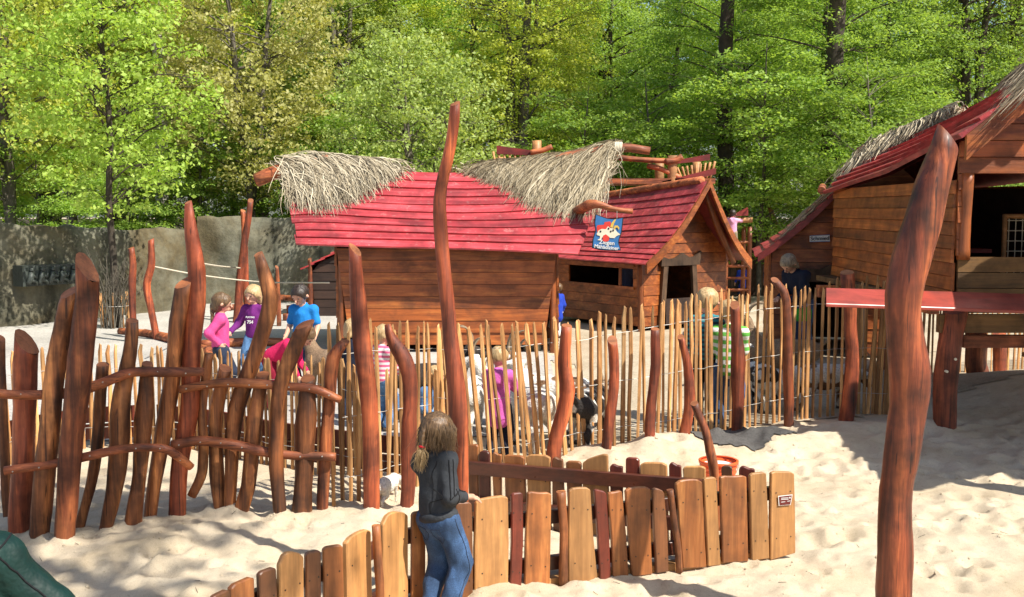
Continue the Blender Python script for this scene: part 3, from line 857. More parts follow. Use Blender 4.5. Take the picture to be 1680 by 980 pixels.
# ------------------------------------------------------------------ driftwood logs
def log_mesh(pts, wpx, y, seed, sink=.25, slant=None, rings=22, seg=12, lump=.16, ground=True, ydrift=0.0):
    P = [AT(px, py, y + ydrift * i) for i, (px, py) in enumerate(pts)]
    s = SC(y)
    rad = [w / s / 2 * 1.06 for w in (wpx if hasattr(wpx, '__len__') else [wpx] * len(P))]
    if ground:
        d = (P[-1] - P[-2]).normalized()
        P.append(P[-1] + Vector((d.x * sink * .5, 0, -sink))); rad.append(rad[-1])
    P.reverse(); rad.reverse()
    b = MB()
    sl = Vector(slant) if slant is not None else Vector((random.uniform(-.5, .5), random.uniform(.1, .9), 0))
    b.tube(P, rad, seg, lump=lump, seed=seed, slant1=sl, rings=rings)
    return b, P
def base_y(pt, yy=None):
    return G(pt[0], pt[1]).y if yy is None else yy
def free_log(name, pts, w, label, cat='post', mat='log', y=None, seed=0, slant=None, group='crooked driftwood posts', ground=True, **kw):
    y = base_y(pts[-1], y) - (.13 if 4 <= seed <= 10 else 0)
    b, P = log_mesh(pts, w, y, seed, slant=slant, ground=ground, **kw)
    o = b.build(name, M[mat], origin=(P[1].x, y, 0 if ground else P[0].z), smooth=True, cut=M['cut_red'])
    return tag(o, label, cat, group)

_b = MB(); _b.tube([Vector((0, .03, 0)), Vector((0, 0, 0))], .0055, 6)
BOLT = bpy.data.meshes.new('bolt'); BOLT.from_pydata([tuple(v) for v in _b.v], [], _b.f); BOLT.materials.append(M['wire'])
def drift_fence(label, posts, rails, yoff):
    b0 = G(posts[len(posts) // 2][0][-1][0], posts[len(posts) // 2][0][-1][1])
    rt = thing('driftwood_fence', (b0.x, b0.y, 0), label, 'fence', 'crooked driftwood fences')
    for i, (pts, w, mat, ground, sl) in enumerate(posts):
        y = G(*pts[-1]).y if ground else yoff
        b, P = log_mesh(pts, w, y, 100 + i + len(posts) * 7, slant=sl, ground=ground)
        b.build('post', M[mat], rt, smooth=True, cut=M['cut_red'])
    for i, (pts, w, y0, y1) in enumerate(rails):
        n = len(pts)
        P = [AT(px, py, y0 + (y1 - y0) * k / (n - 1)) for k, (px, py) in enumerate(pts)]
        r = w / SC((y0 + y1) / 2) / 2
        MB().tube(P, [r * .9] + [r] * (n - 2) + [r * .85], 10, lump=.13, seed=40 + i, rings=26).build('rail', M['log_h'], rt, smooth=True)
        # pegs on the rail
        Q, _ = spline(P, [1] * n, 40)
        for k in range(len(posts)):
            q = Q[int((k + .5) / len(posts) * 39)] + Vector((0, -r * 1.05, random.uniform(-.3, .3) * r))
            link('bolt', BOLT, None, rt, q - wpos(rt))
    return rt
A_posts = [
 ([(2, 556), (4, 650), (8, 760), (14, 852)], [13, 14, 14, 15], 'log_brown', True, (-.6, .4, 0)),
 ([(43, 562), (42, 640), (38, 740), (31, 879)], [34, 38, 36, 32], 'log_red', True, (-1.1, .3, 0)),
 ([(117, 478), (96, 576), (84, 680), (72, 790), (63, 890)], [27, 33, 32, 30, 30], 'log_brown', True, (.7, .6, 0)),
 ([(142, 438), (142, 495), (135, 585), (118, 710), (110, 818), (108, 897)], [34, 36, 38, 33, 35, 33], 'log', True, (-1.2, .6, 0)),
 ([(168, 598), (164, 675), (153, 773), (131, 868)], [19, 18, 19, 15], 'log_brown', True, (-.1, .3, 0)),
 ([(217, 526), (213, 575), (198, 675), (193, 764), (173, 874)], [17, 20, 31, 29, 22], 'log_brown', True, (-.1, .3, 0)),
 ([(242, 597), (236, 688), (228, 780), (218, 870)], [19, 27, 22, 25], 'log_brown', True, (-.1, .3, 0)),
 ([(302, 464), (290, 540), (278, 652), (260, 755), (245, 859)], [23, 26, 27, 24, 22], 'log_brown', True, (.5, .7, 0)),
]
drift_fence('crooked driftwood fence left of the tallest red post, at the photo edge', A_posts, [
 ([(-30, 640), (0, 646), (58, 648), (112, 645), (162, 632), (215, 611), (269, 611), (335, 610)], 17, 7.35, 7.75),
 ([(7, 773), (67, 764), (135, 751), (202, 737), (265, 735), (292, 749), (314, 767)], 15, 7.35, 7.7)], 7.7)
B_posts = [
 ([(309, 332), (313, 372), (322, 430), (323, 488), (314, 575), (310, 675), (296, 764), (290, 857)], [11, 20, 27, 29, 27, 27, 26, 28], 'log_red', True, (.3, .4, 0)),
 ([(343, 580), (332, 675), (334, 745), (330, 780), (314, 814)], [14, 15, 16, 16, 14], 'log_brown', False, (0, 0, 0)),
 ([(370, 604), (355, 675), (355, 765), (364, 850)], [20, 24, 22, 20], 'log_brown', True, (-.2, .3, 0)),
 ([(423, 417), (434, 455), (444, 498), (427, 562), (407, 615), (387, 674), (380, 743), (378, 853)], [14, 22, 26, 24, 24, 26, 22, 20], 'log_brown', True, (.2, .4, 0)),
 ([(431, 614), (417, 704), (407, 792), (392, 856)], [20, 26, 25, 25], 'log_brown', True, (.1, .4, 0)),
 ([(500, 532), (476, 586), (458, 655), (453, 767), (461, 861)], [20, 25, 24, 23, 22], 'log_brown', True, (1.0, .6, 0)),
 ([(505, 621), (502, 694), (498, 780), (495, 856)], [24, 31, 29, 30], 'log_brown', True, (.1, .4, 0)),
 ([(566, 560), (546, 592), (539, 674), (532, 767), (529, 853)], [12, 22, 21, 20, 20], 'log', True, (.5, .4, 0)),
]
drift_fence('crooked driftwood fence with a tall red post, between the tallest posts', B_posts, [
 ([(294, 640), (335, 632), (382, 628), (456, 633), (515, 638), (559, 657)], 15, 7.85, 7.95),
 ([(282, 731), (333, 723), (387, 731), (456, 745), (551, 750)], 17, 7.85, 7.95)], 8.0)

free_log('driftwood_post', [(583, 410), (586, 470), (591, 547), (603, 635), (610, 743), (608, 851)], [20, 24, 25, 26, 27, 25], 'thick straight red post with slanted top left of the girl', mat='log_red', slant=(-.9, .5, 0), seed=1)
free_log('driftwood_post', [(746, 170), (744, 200), (737, 250), (722, 320), (724, 390), (737, 532), (746, 610), (752, 690), (754, 800), (756, 975)], [14, 17, 18, 20, 21, 25, 28, 29, 27, 28], 'tallest thin crooked post rising in front of the near hut, by the girl', mat='log_red', slant=(.4, .5, 0), seed=2, rings=40)
free_log('driftwood_post', [(636, 532), (640, 550), (649, 567), (662, 588), (670, 618), (674, 664), (671, 720), (667, 848)], [9, 14, 20, 24, 23, 22, 24, 24], 'wavy red post with thin hooked top above the girl', mat='log_red', slant=(0, 0, 0), seed=3, rings=30)
free_log('driftwood_post', [(930, 534), (928, 560), (925, 596), (931, 639), (924, 676), (912, 720), (906, 765)], [18, 20, 20, 23, 22, 23, 25], 'swollen-topped red post leaning on the picket fence, right of the pink hoodie', mat='log_red', slant=(0, .2, 0), seed=4, y=None)
free_log('driftwood_post', [(1005, 558), (1007, 627), (1001, 688), (992, 750)], [14, 16, 16, 18], 'orange-red post with flat round top, second right of the pink hoodie', mat='log_red', slant=(0, .9, 0), seed=5)
free_log('driftwood_post', [(1075, 540), (1075, 607), (1067, 674), (1067, 742)], [13, 15, 16, 15], 'slim dark red post before the picket fence, third right of the pink hoodie', mat='log_red', slant=(0, .3, 0), seed=6)
free_log('driftwood_post', [(1117, 553), (1121, 568), (1130, 613), (1130, 674), (1119, 732)], [11, 13, 16, 16, 19], 'bent red post before the picket fence, left of the striped children', mat='log_red', slant=(0, .6, 0), seed=7)
free_log('driftwood_post', [(1205, 500), (1208, 545), (1211, 590), (1211, 640), (1208, 712)], [15, 17, 21, 20, 17], 'knotty red post covering the green-striped child', mat='log_red', slant=(.3, .8, 0), seed=8)
free_log('driftwood_post', [(1271, 459), (1278, 470), (1289, 490), (1292, 552), (1294, 698)], [10, 12, 15, 16, 16], 'brown post with bent light top, below the grey-haired adult', mat='log', slant=(-.5, .9, 0), seed=9)
free_log('driftwood_post', [(1390, 447), (1396, 536), (1398, 598), (1388, 690)], [20, 22, 22, 24], 'dark red post under the left end of the red counter board', mat='log_red', slant=(0, .3, 0), seed=10)
free_log('driftwood_stick', [(1139, 662), (1147, 682), (1156, 705), (1164, 735), (1170, 762), (1175, 815)], [11, 13, 14, 15, 15, 15], 'short stick leaning out of the plank sandbox beside the orange bucket', 'stick', mat='log', y=7.75, slant=(0, .6, 0), seed=11)
free_log('driftwood_post', [(1555, 224), (1530, 303), (1508, 380), (1485, 469), (1481, 510), (1491, 602), (1489, 675), (1479, 749), (1470, 817), (1466, 971), (1464, 1050)], [40, 56, 59, 56, 55, 62, 52, 53, 52, 56, 56], 'thick crooked dark post in the right foreground', mat='log_shaded', slant=(-.75, .2, 0), seed=12, rings=46, seg=18, lump=.10)
# rope posts on the plaza and round logs lying there
rp1 = free_log('rope_post', [(215, 407), (218, 440), (217, 471), (218, 520), (219, 562)], [9, 10, 11, 10, 11], 'thin pole left of the roped pole on the plaza', mat='log_red', seed=20)
rp2 = free_log('rope_post', [(248, 393), (248, 433), (241, 467), (247, 502), (257, 558)], [9, 11, 11, 11, 11], 'wavy thin pole on the plaza with a white rope tied on', mat='log_red', seed=21)
free_log('rope_post', [(411, 329), (402, 395), (393, 464), (389, 530)], [9, 11, 12, 12], 'taller of two poles side by side on the plaza', mat='log_red', seed=22)
free_log('rope_post', [(399, 346), (402, 420), (406, 526)], [8, 9, 10], 'shorter of two poles side by side on the plaza', mat='log_red', seed=23)
free_log('rope_post', [(454, 438), (456, 470), (458, 536)], [5, 6, 7], 'short thin stake between the purple girl and the boy', mat='log', seed=24)
free_log('rope_post', [(508, 425), (509, 460), (510, 520)], [6, 7, 8], 'short stake behind the boy in blue', mat='log', seed=25)
for i, (a, b_, w, lab) in enumerate([((197, 549), (300, 562), 12, 'thin dark log lying left of the pink girl'), ((238, 552), (345, 583), 13, 'slanting log lying left of the pink girl'), ((330, 572), (480, 568), 15, 'long red log lying behind the pink and purple girls'),
                                  ((376, 527), (470, 508), 10, 'dark log crossing behind the purple girl'), ((450, 507), (545, 516), 9, 'dark log lying behind the boy in blue')]):
    yy = G(*a).y; y2 = G(*b_).y
    pa, pb = AT(a[0], a[1] - w / 2, yy), AT(b_[0], b_[1] - w / 2, y2)
    r = w / 2 / SC(yy)
    pa.z = r * .9 + (.0 if i < 3 else .22); pb.z = r * .9 + (.0 if i < 3 else .22)
    m = MB(); m.tube([pa, pa.lerp(pb, .5) + Vector((0, .05, .01)), pb], [r, r * 1.05, r * .9], 10, rings=14, lump=.08, seed=i)
    o = m.build('log', M['log_h'], origin=(pa.x, pa.y, 0), smooth=True)
    tag(o, lab, 'log', 'logs lying on the plaza')
for i, (px, py, w, hpx) in enumerate([(476, 515, 12, 14), (470, 527, 12, 12), (512, 503, 9, 13), (533, 497, 12, 9)]):
    p = G(px, py); r = w / 2 / SC(p.y)
    m = MB(); m.tube([p, p + Vector((0, 0, hpx / SC(p.y)))], [r, r], 12, rings=4, lump=.05, seed=i)
    tag(m.build('stump', M['log'], origin=p, smooth=True), ['reddish stump just left of the boy in blue', 'lower stump left of the boy in blue', 'small stump right behind the boy in blue', 'stump by the near hut wall'][i], 'stump', 'stumps on the plaza')
def rope(pts, r, label):
    b = MB(); b.tube(pts, r, 6, rings=24)
    return tag(b.build('rope', M['rope'], origin=pts[0], smooth=True), label, 'rope')
ya = G(257, 558).y
rope([AT(249, 437, ya), AT(330, 452, ya + .5), AT(430, 463, ya + 1.2), AT(540, 464, 17.6)], .014, 'long white rope from the wavy pole to the near hut')
rope([AT(322, 431, 16.0), AT(360, 437, 18), AT(394, 440, 20.2)], .014, 'short white rope ending at the two poles side by side')

# ------------------------------------------------------------------ picket fences
def picket_mesh(seed):
    r = random.Random(seed)
    V, F = [], []
    w, d = r.uniform(.0185, .0245), r.uniform(.010, .014)
    zs = [-.12, .3, .65, .92, .985, 1.0]
    for i, z in enumerate(zs):
        k = 1 if i < 4 else (.7 if i == 4 else .18)
        ox = r.uniform(-.008, .008) if i else 0
        for a in range(5):
            t = 2 * math.pi * a / 5 + .3
            V.append((ox + math.cos(t) * w * k * r.uniform(.85, 1.15), math.sin(t) * d * k * r.uniform(.85, 1.2), z))
    for i in range(len(zs) - 1):
        for a in range(5):
            F.append((i * 5 + a, i * 5 + (a + 1) % 5, (i + 1) * 5 + (a + 1) % 5, (i + 1) * 5 + a))
    F.append(tuple(range(len(V) - 5, len(V))))
    me = bpy.data.meshes.new('picket'); me.from_pydata(V, [], F); me.update()
    me.materials.append(M['picket'])
    return me
PICK = [picket_mesh(i) for i in range(9)]
def picket_fence(label, path, heights, spacing, wires, lean=None, seed=0, dens=None):
    P = [G(*p) for p in path]
    L = [0.0]
    for a, b in zip(P, P[1:]): L.append(L[-1] + Vector((b.x - a.x, b.y - a.y, 0)).length)
    rt = thing('picket_fence', (P[0].x, P[0].y, P[0].z), label, 'fence', 'split picket fences')
    r = random.Random(seed)
    at = lambda d, k: float(np.interp(d, L, [p[k] for p in P]))
    d = 0.0
    R0 = Vector(rt.location)
    while d < L[-1]:
        x, y = at(d, 0), at(d, 1)
        h = float(np.interp(d, L, heights)) * r.uniform(.965, 1.035)
        x2, y2 = at(min(d + .05, L[-1]), 0), at(min(d + .05, L[-1]), 1); x1, y1 = at(max(d - .05, 0), 0), at(max(d - .05, 0), 1)
        rz = math.atan2(y2 - y1, x2 - x1)
        o = link('picket', r.choice(PICK), None, rt, Vector((x, y, 0)) - R0)
        ln = (float(np.interp(d, L, lean)) if lean else 0) + r.gauss(0, .016)
        o.rotation_euler = (r.gauss(0, .015), ln, rz + r.gauss(0, .3))
        o.scale = (r.uniform(.85, 1.25), r.uniform(.8, 1.2), h)
        k = float(np.interp(d, L, dens)) if dens else 1.0
        d += spacing * r.uniform(.84, 1.17) * k
    for f in wires:
        pts = []
        n = int(L[-1] / .12)
        for i in range(n + 1):
            q = L[-1] * i / n
            x, y = at(q, 0), at(q, 1)
            h = float(np.interp(q, L, heights))
            ln = float(np.interp(q, L, lean)) if lean else 0
            dx, dy = at(min(q + .05, L[-1]), 0) - at(max(q - .05, 0), 0), at(min(q + .05, L[-1]), 1) - at(max(q - .05, 0), 1)
            l_ = math.hypot(dx, dy)
            side = .019 * (-1 if i % 2 else 1) * .6
            pts.append(Vector((x + math.sin(ln) * f * h * dx / l_ + dy / l_ * (.012 + side), y - dx / l_ * (.012 + side), f * h * math.cos(ln) + .012 * math.sin(q * 2.3) + .006 * r.uniform(-1, 1))))
        MB().tube(pts, .0024, 4, cap=False).build('wire', M['wire'], rt)
    return rt, P
picket_fence('tall split picket fence running from the girl to the red counter', [(548, 840), (680, 806), (780, 784), (860, 766), (960, 747), (1060, 737), (1140, 722), (1240, 699), (1330, 688), (1395, 684), (1425, 683), (1462, 683)],
             [1.49, 1.43, 1.38, 1.36, 1.34, 1.43, 1.49, 1.53, 1.54, 1.58, 1.6, 1.56], .082, [.17, .50, .84], [0, .0, -.10, -.13, -.02, 0, 0, 0, 0, 0, .02, .05], 5, [.95, .98, 1.0, 1.0, .96, 1.0, 1.04, 1.06, 1.06, .95, .55, .42])
lowP = [(-60, 785), (54, 753), (140, 736), (250, 729), (350, 742), (435, 762), (520, 776), (620, 790), (735, 802)]
lf, LP = picket_fence('low split picket fence behind the driftwood fences', lowP, [1.08, 1.06, 1.05, 1.0, 1.0, 1.02, 1.05, 1.0, 1.0], .082, [.2, .78], None, 8)
for a, b in zip(LP, LP[1:]):
    d = (b - a); n_ = Vector((-d.y, d.x, 0)).normalized() * .07
    for k in range(2):
        z0 = .07 + k * .17
        q = [a + n_, b + n_ - d.normalized() * .02]
        q[0].z = z0; q[1].z = z0
        MB().hexa([q[0], q[1], q[1] + Vector((0, 0, .155)), q[0] + Vector((0, 0, .155))] + [p + n_ * .4 for p in (q[0], q[1], q[1] + Vector((0, 0, .155)), q[0] + Vector((0, 0, .155)))]).build('kick_board', M['dkred'], lf)
picket_fence('weathered picket fence far behind the stilts of the raised hut', [(1500, 630), (1580, 620), (1690, 606), (1790, 598)], [1.35, 1.35, 1.3, 1.3], .12, [.3, .75], None, 12)

# ------------------------------------------------------------------ plank sandbox
def onplane(px, py, p0, d):
    """sight line meets the upright plane through p0 along d"""
    r = Vector(ray(px, py)); n_ = Vector((d.y, -d.x, 0))
    c = Vector((0, 0, CAM_H))
    t = (p0 - c).dot(n_) / r.dot(n_)
    return c + r * t
sb0 = G(1000, 950)
sandbox = thing('plank_sandbox', (sb0.x, sb0.y + .4, 0), 'low boat-shaped sandbox of upright planks in many wood colours', 'sandbox')
FP, FQ = G(780, 982, .0), G(1305, 914, .0)
FD = (FQ - FP).normalized(); FN = Vector((-FD.y, FD.x, 0))         # FN points away from the camera
screw_me = None
def plank_px(x0, y0, x1, y1, xb1, yb1, xb0, yb0, mat, p0, d, thick=.032, style=0, seed=0, round_=.0):
    r = random.Random(seed)
    TL, TR, BR, BL = [onplane(*q, p0, d) for q in ((x0, y0), (x1, y1), (xb1, yb1), (xb0, yb0))]
    w = (TR - TL).length
    n_ = Vector((-d.y, d.x, 0))
    top = []
    for k in range(7):
        u = k / 6
        q = TL.lerp(TR, u)
        e = .6 * [0, .010 * math.sin(math.pi * u), .014 * math.sin(2 * math.pi * u), .022 * u * (1 - u) * 4 - .01, -.012 * math.sin(math.pi * u)][style % 5]
        if u in (0, 1): e -= .012
        q = q + Vector((0, 0, e))
        top.append(q)
    ml = TL.lerp(BL, .5) + d * r.uniform(-.008, .008); mr_ = TR.lerp(BR, .5) + d * r.uniform(-.008, .008)
    poly = [BL, BR, mr_] + top[::-1] + [ml]
    off = n_ * r.uniform(-.006, .006)
    m = MB().prism([p + off for p in poly], n_ * thick)
    # outward faces need the right order
    o = m.build('plank', M[mat], sandbox, bevel=.006)
    for u, v in ((.2, .22), (.8, .25), (.22, .78), (.8, .8)):
        q = TL.lerp(TR, u).lerp(BL.lerp(BR, u), v + r.uniform(-.03, .03)) + off
        s = link('screw', SCREW, None, o, q - n_ * .0025 - wpos(o))
        s.rotation_euler = (0, 0, math.atan2(d.y, d.x))
    return o
_b = MB(); _b.tube([Vector((0, .01, 0)), Vector((0, 0, 0))], .0048, 7)
SCREW = bpy.data.meshes.new('screw'); SCREW.from_pydata([tuple(v) for v in _b.v], [], _b.f); SCREW.materials.append(M['screw'])
front_pl = [
 (747, 826, 774, 824, 776, 981, 747, 984, 'dkbrown', 0), (781, 822, 834, 814, 834, 972, 779, 977, 'tan', 1), (839, 810, 858, 808, 855, 969, 836, 971, 'dkred', 0), (866, 806, 905, 808, 902, 965, 861, 968, 'brown', 4),
 (934, 803, 969, 801, 981, 954, 933, 961, 'tan', 1), (976, 803, 996, 808, 1003, 951, 986, 954, 'dkred', 0), (998, 808, 1021, 804, 1032, 948, 1007, 951, 'brown', 4), (1027, 803, 1068, 800, 1071, 943, 1038, 947, 'brown', 1),
 (1071, 801, 1090, 807, 1097, 938, 1077, 941, 'dkbrown', 1), (1109, 790, 1152, 787, 1159, 931, 1120, 933, 'brown', 3), (1155, 785, 1176, 783, 1183, 928, 1162, 930, 'tan', 0), (1183, 781, 1226, 780, 1229, 922, 1187, 925, 'brown', 4),
 (1231, 778, 1258, 775, 1263, 917, 1234, 921, 'tan', 0), (1266, 774, 1304, 775, 1306, 908, 1265, 920, 'tan', 0)]
last = None
for i, q in enumerate(front_pl):
    last = plank_px(*q[:8], q[8], FP, FD, style=q[9], seed=i)
for i, (pts, w) in enumerate([([(919, 806), (922, 850), (924, 900), (923, 962)], 15), ([(1098, 803), (1103, 845), (1110, 890), (1114, 938)], 11)]):
    P = [onplane(x, y, FP, FD) - FN * .01 for x, y in pts][::-1]
    MB().tube(P, [w / 2 / 255.] * 4, 10, rings=14, lump=.15, seed=i + 3).build('round_stick', M['log_brown'], sandbox, smooth=True)
# left, nearer stretch: follows a curve towards the camera
left_pl = [(349, 980, 378, 966, 'dkbrown', 0), (380, 962, 418, 945, 'brown', 0), (426, 940, 454, 930, 'dkbrown', 0), (459, 924, 499, 911, 'tan', 3), (502, 908, 527, 903, 'dkbrown', 0), (530, 899, 563, 894, 'brown', 0),
           (569, 888, 609, 868, 'tan', 1), (629, 858, 670, 843, 'tan', 3), (677, 842, 699, 838, 'brown', 0), (704, 838, 741, 832, 'dkbrown', 0)]
lp = []
for i, (x0, y0, x1, y1, mt, st) in enumerate(left_pl):
    a, c = G(x0, y0, .6), G(x1, y1, .6)
    a2, c2 = Vector((a.x, a.y, 0)), Vector((c.x, c.y, 0))
    d = (c2 - a2).normalized()
    r = random.Random(i)
    n_ = Vector((-d.y, d.x, 0))
    top = []
    for k in range(7):
        u = k / 6; e = [0, .014 * math.sin(math.pi * u), 0, .04 * math.sin(math.pi * u ** .7)][st] - (.012 if k in (0, 6) else 0)
        top.append(a.lerp(c, u) + Vector((0, 0, e)))
    sk = r.uniform(-.015, .015)
    poly = [a2 + d * sk + Vector((0, 0, -.05)), c2 + d * sk + Vector((0, 0, -.05))] + top[::-1]
    o = MB().prism(poly, n_ * .032).build('plank', M[mt], sandbox, bevel=.006)
    for u, z in ((.2, .45), (.8, .46), (.2, .16), (.8, .15)):
        q = a2.lerp(c2, u) + Vector((0, 0, z)) - n_ * .0025
        s = link('screw', SCREW, None, o, q - wpos(o)); s.rotation_euler = (0, 0, math.atan2(d.y, d.x))
    lp += [a2, c2]
p = G(617, 862, .64); q = G(630, 985, .13)
MB().tube([Vector((p.x + .03, p.y + .01, -.05)), Vector((p.x + .015, p.y, .3)), p], [.026, .026, .024], 10, rings=12, lump=.12, seed=9).build('round_stick', M['log_brown'], sandbox, smooth=True)
def strip(pts, z0, z1, th, off, mat, nm):
    """a bent rail following the plank line, one timber for every stretch"""
    for a, b in zip(pts, pts[1:]):
        d = (b - a).normalized(); n_ = Vector((-d.y, d.x, 0))
        A, B = a + n_ * off, b + n_ * off
        Pz = lambda p, z: Vector((p.x, p.y, z))
        MB().hexa([Pz(A, z0), Pz(B, z0), Pz(B, z1), Pz(A, z1)] + [Pz(p, z) + n_ * th for p, z in ((A, z0), (B, z0), (B, z1), (A, z1))]).build(nm, M[mat], sandbox, bevel=.004)
curve = [lp[0], lp[4], lp[8], lp[12], lp[15], lp[19], Vector((FP.x, FP.y, 0))]
strip(curve, .10, .19, .045, .045, 'rail', 'inner_rail')
strip(curve, .40, .49, .045, .045, 'rail', 'inner_rail')
Fend = Vector((FQ.x, FQ.y, 0)) - FD * .03
strip([Vector((FP.x, FP.y, 0)), Fend], .10, .19, .045, .045, 'rail', 'inner_rail')
strip([Vector((FP.x, FP.y, 0)), Fend], .40, .49, .045, .045, 'rail', 'inner_rail')
strip([Vector((FP.x, FP.y, 0)) - FD * .05, Fend - FD * .12], -.06, .052, .07, .034, 'beam', 'ground_beam')
# back wall
BP, BQ = G(767, 733, .6), G(1262, 770, .6)
BP.z = BQ.z = 0
BD = (BQ - BP).normalized(); BN = Vector((-BD.y, BD.x, 0))
back_pl = [(767, 730, 784, 730, 'brown'), (786, 741, 803, 742, 'dkred'), (806, 744, 822, 745, 'brown'), (827, 746, 860, 749, 'brown'), (863, 747, 902, 749, 'tan'), (906, 752, 923, 752, 'dkbrown'), (928, 757, 953, 758, 'brown'),
           (956, 757, 997, 744, 'tan'), (1000, 764, 1021, 764, 'dkred'), (1026, 751, 1048, 753, 'dkred'), (1050, 760, 1094, 761, 'tan'), (1097, 761, 1117, 763, 'dkred'), (1120, 766, 1157, 766, 'tan'), (1183, 766, 1201, 766, 'dkbrown'), (1212, 767, 1238, 768, 'dkred')]
for i, (x0, y0, x1, y1, mt) in enumerate(back_pl):
    plank_px(x0, y0, x1, y1, x1 + 3, y1 + 150, x0 + 3, y0 + 150, mt, BP, BD, style=i % 3, seed=50 + i)
for z0 in (.40, .12):
    A, B = BP - BN * .055, BQ - BN * .055 - BD * .35
    MB().hexa([Vector((p.x, p.y, z)) for p, z in ((A, z0), (B, z0), (B, z0 + .1), (A, z0 + .1))] + [Vector((p.x, p.y, z)) + BN * .045 for p, z in ((A, z0), (B, z0), (B, z0 + .1), (A, z0 + .1))]).build('inner_rail', M['rail'], sandbox, bevel=.004)
# small maroon plate with white print on the last plank
def plate():
    f = lambda x, y, k: onplane(x, y, FP, FD) - FN * k
    o = MB().prism([f(1276.5, 829.5, .009), f(1296, 828, .009), f(1299, 811, .009), f(1275.5, 813.5, .009)], FN * .002).build('plate', M['white'], sandbox)
    MB().prism([f(1277.6, 828.6, .011), f(1295.2, 827.1, .011), f(1297.6, 812.2, .011), f(1276.6, 814.6, .011)], FN * .0015).build('plate_face', M['maroon'], o)
    for (x0, y0, x1, y1) in ((1280, 818.5, 1292, 816.5), (1280, 820.5, 1292, 818.7), (1280, 825, 1286.5, 823), (1290, 824.5, 1295, 821.5)):
        MB().prism([f(x0, y1 + .8, .0125), f(x1, y1 + .1, .0125), f(x1, y1 - .7, .0125), f(x0, y1, .0125)], FN * .001).build('print', M['white'], o)
    MB().prism([f(1294.3 + 1.0 * math.cos(a), 816 + 1.7 * math.sin(a), .0125) for a in np.linspace(0, 6.28, 9)[:-1]], FN * .001).build('print', M['white'], o)
plate()
# sand inside is the ground itself; orange bucket behind the back wall
def bucket():
    c = G(1178, 806); c.z = GZ(c.x, c.y) - .06
    rt = thing('bucket', c, 'orange plastic bucket with white rim behind the plank sandbox', 'bucket')
    def lathe(prof, mat, nm, seg=28):
        V, F = [], []
        for r, z in prof:
            for k in range(seg):
                a = 2 * math.pi * k / seg
                V.append(c + Vector((r * math.cos(a), r * math.sin(a), z)))
        for i in range(len(prof) - 1):
            for k in range(seg):
                F.append((i * seg + k, i * seg + (k + 1) % seg, (i + 1) * seg + (k + 1) % seg, (i + 1) * seg + k))
        return MB().add(V, F).build(nm, mat, rt, smooth=True)
    prof = [(.0, 0.005), (.115, 0)]
    for k in range(7):
        z = .03 + k * .042
        prof += [(.120 + k * .005, z), (.126 + k * .005, z + .008), (.126 + k * .005, z + .018), (.121 + k * .005, z + .026)]
    prof += [(.155, .33), (.150, .33), (.115, .02), (0, .02)]
    lathe(prof, M['orange'], 'body')
    lathe([(.150, .318), (.166, .320), (.168, .345), (.158, .350), (.148, .345)], M['orange'], 'rim')
    lathe([(.0, .300), (.10, .302), (.146, .306)], M['white'], 'lid')
    MB().tube([c + Vector((.162 * math.cos(a), -.03 - .1 * math.sin(a) * .3, .325 - .16 * math.sin(a))) for a in np.linspace(0, math.pi, 15)], .004, 5).build('handle', M['wire'], rt)
bucket()
# ------------------------------------------------------------------ huts
def plank_wall(parent, P, smin, smax, z0, z1, n, mat, nout, openings=(), thick=.032, seed=0, name='wall_board'):
    """horizontal boards, one object each; P(s, z) -> world point, openings = (s0, s1, z0, z1)"""
    r = random.Random(seed)
    hgt = (z1 - z0) / n
    for i in range(n):
        a, b = z0 + i * hgt - .003, z0 + (i + 1) * hgt + .003
        zm = (a + b) / 2
        iv = [(None, None)]
        for o in openings:
            if o[2] < zm < o[3]:
                new = []
                for lo, hi in iv:
                    l_ = smin(zm) if lo is None else lo
                    h_ = smax(zm) if hi is None else hi
                    if o[1] <= l_ or o[0] >= h_:
                        new.append((lo, hi)); continue
                    if o[0] > l_ + .02: new.append((lo, o[0]))
                    if o[1] < h_ - .02: new.append((o[1], hi))
                iv = new
        j = r.uniform(-.008, .008)
        for lo, hi in iv:
            s00, s01 = (smin(a), smin(b)) if lo is None else (lo, lo)
            s10, s11 = (smax(a), smax(b)) if hi is None else (hi, hi)
            if s10 - s00 < .01 and s11 - s01 < .01: continue
            s11 = max(s11, s01 + .004); s10 = max(s10, s00 + .004)
            q = [P(s00, a), P(s10, a), P(s11, b), P(s01, b)]
            q = [p + nout * j for p in q]
            # lower edge stands a little proud, like lapped boards
            a2, b2, g_ = a + .007, b - .007, nout * (thick + j)
            f = [P(s00, a2) + g_ + nout * .012, P(s10, a2) + g_ + nout * .012, P(s11, b2) + g_, P(s01, b2) + g_]
            MB().hexa(q + f).build(name, M[mat], parent)

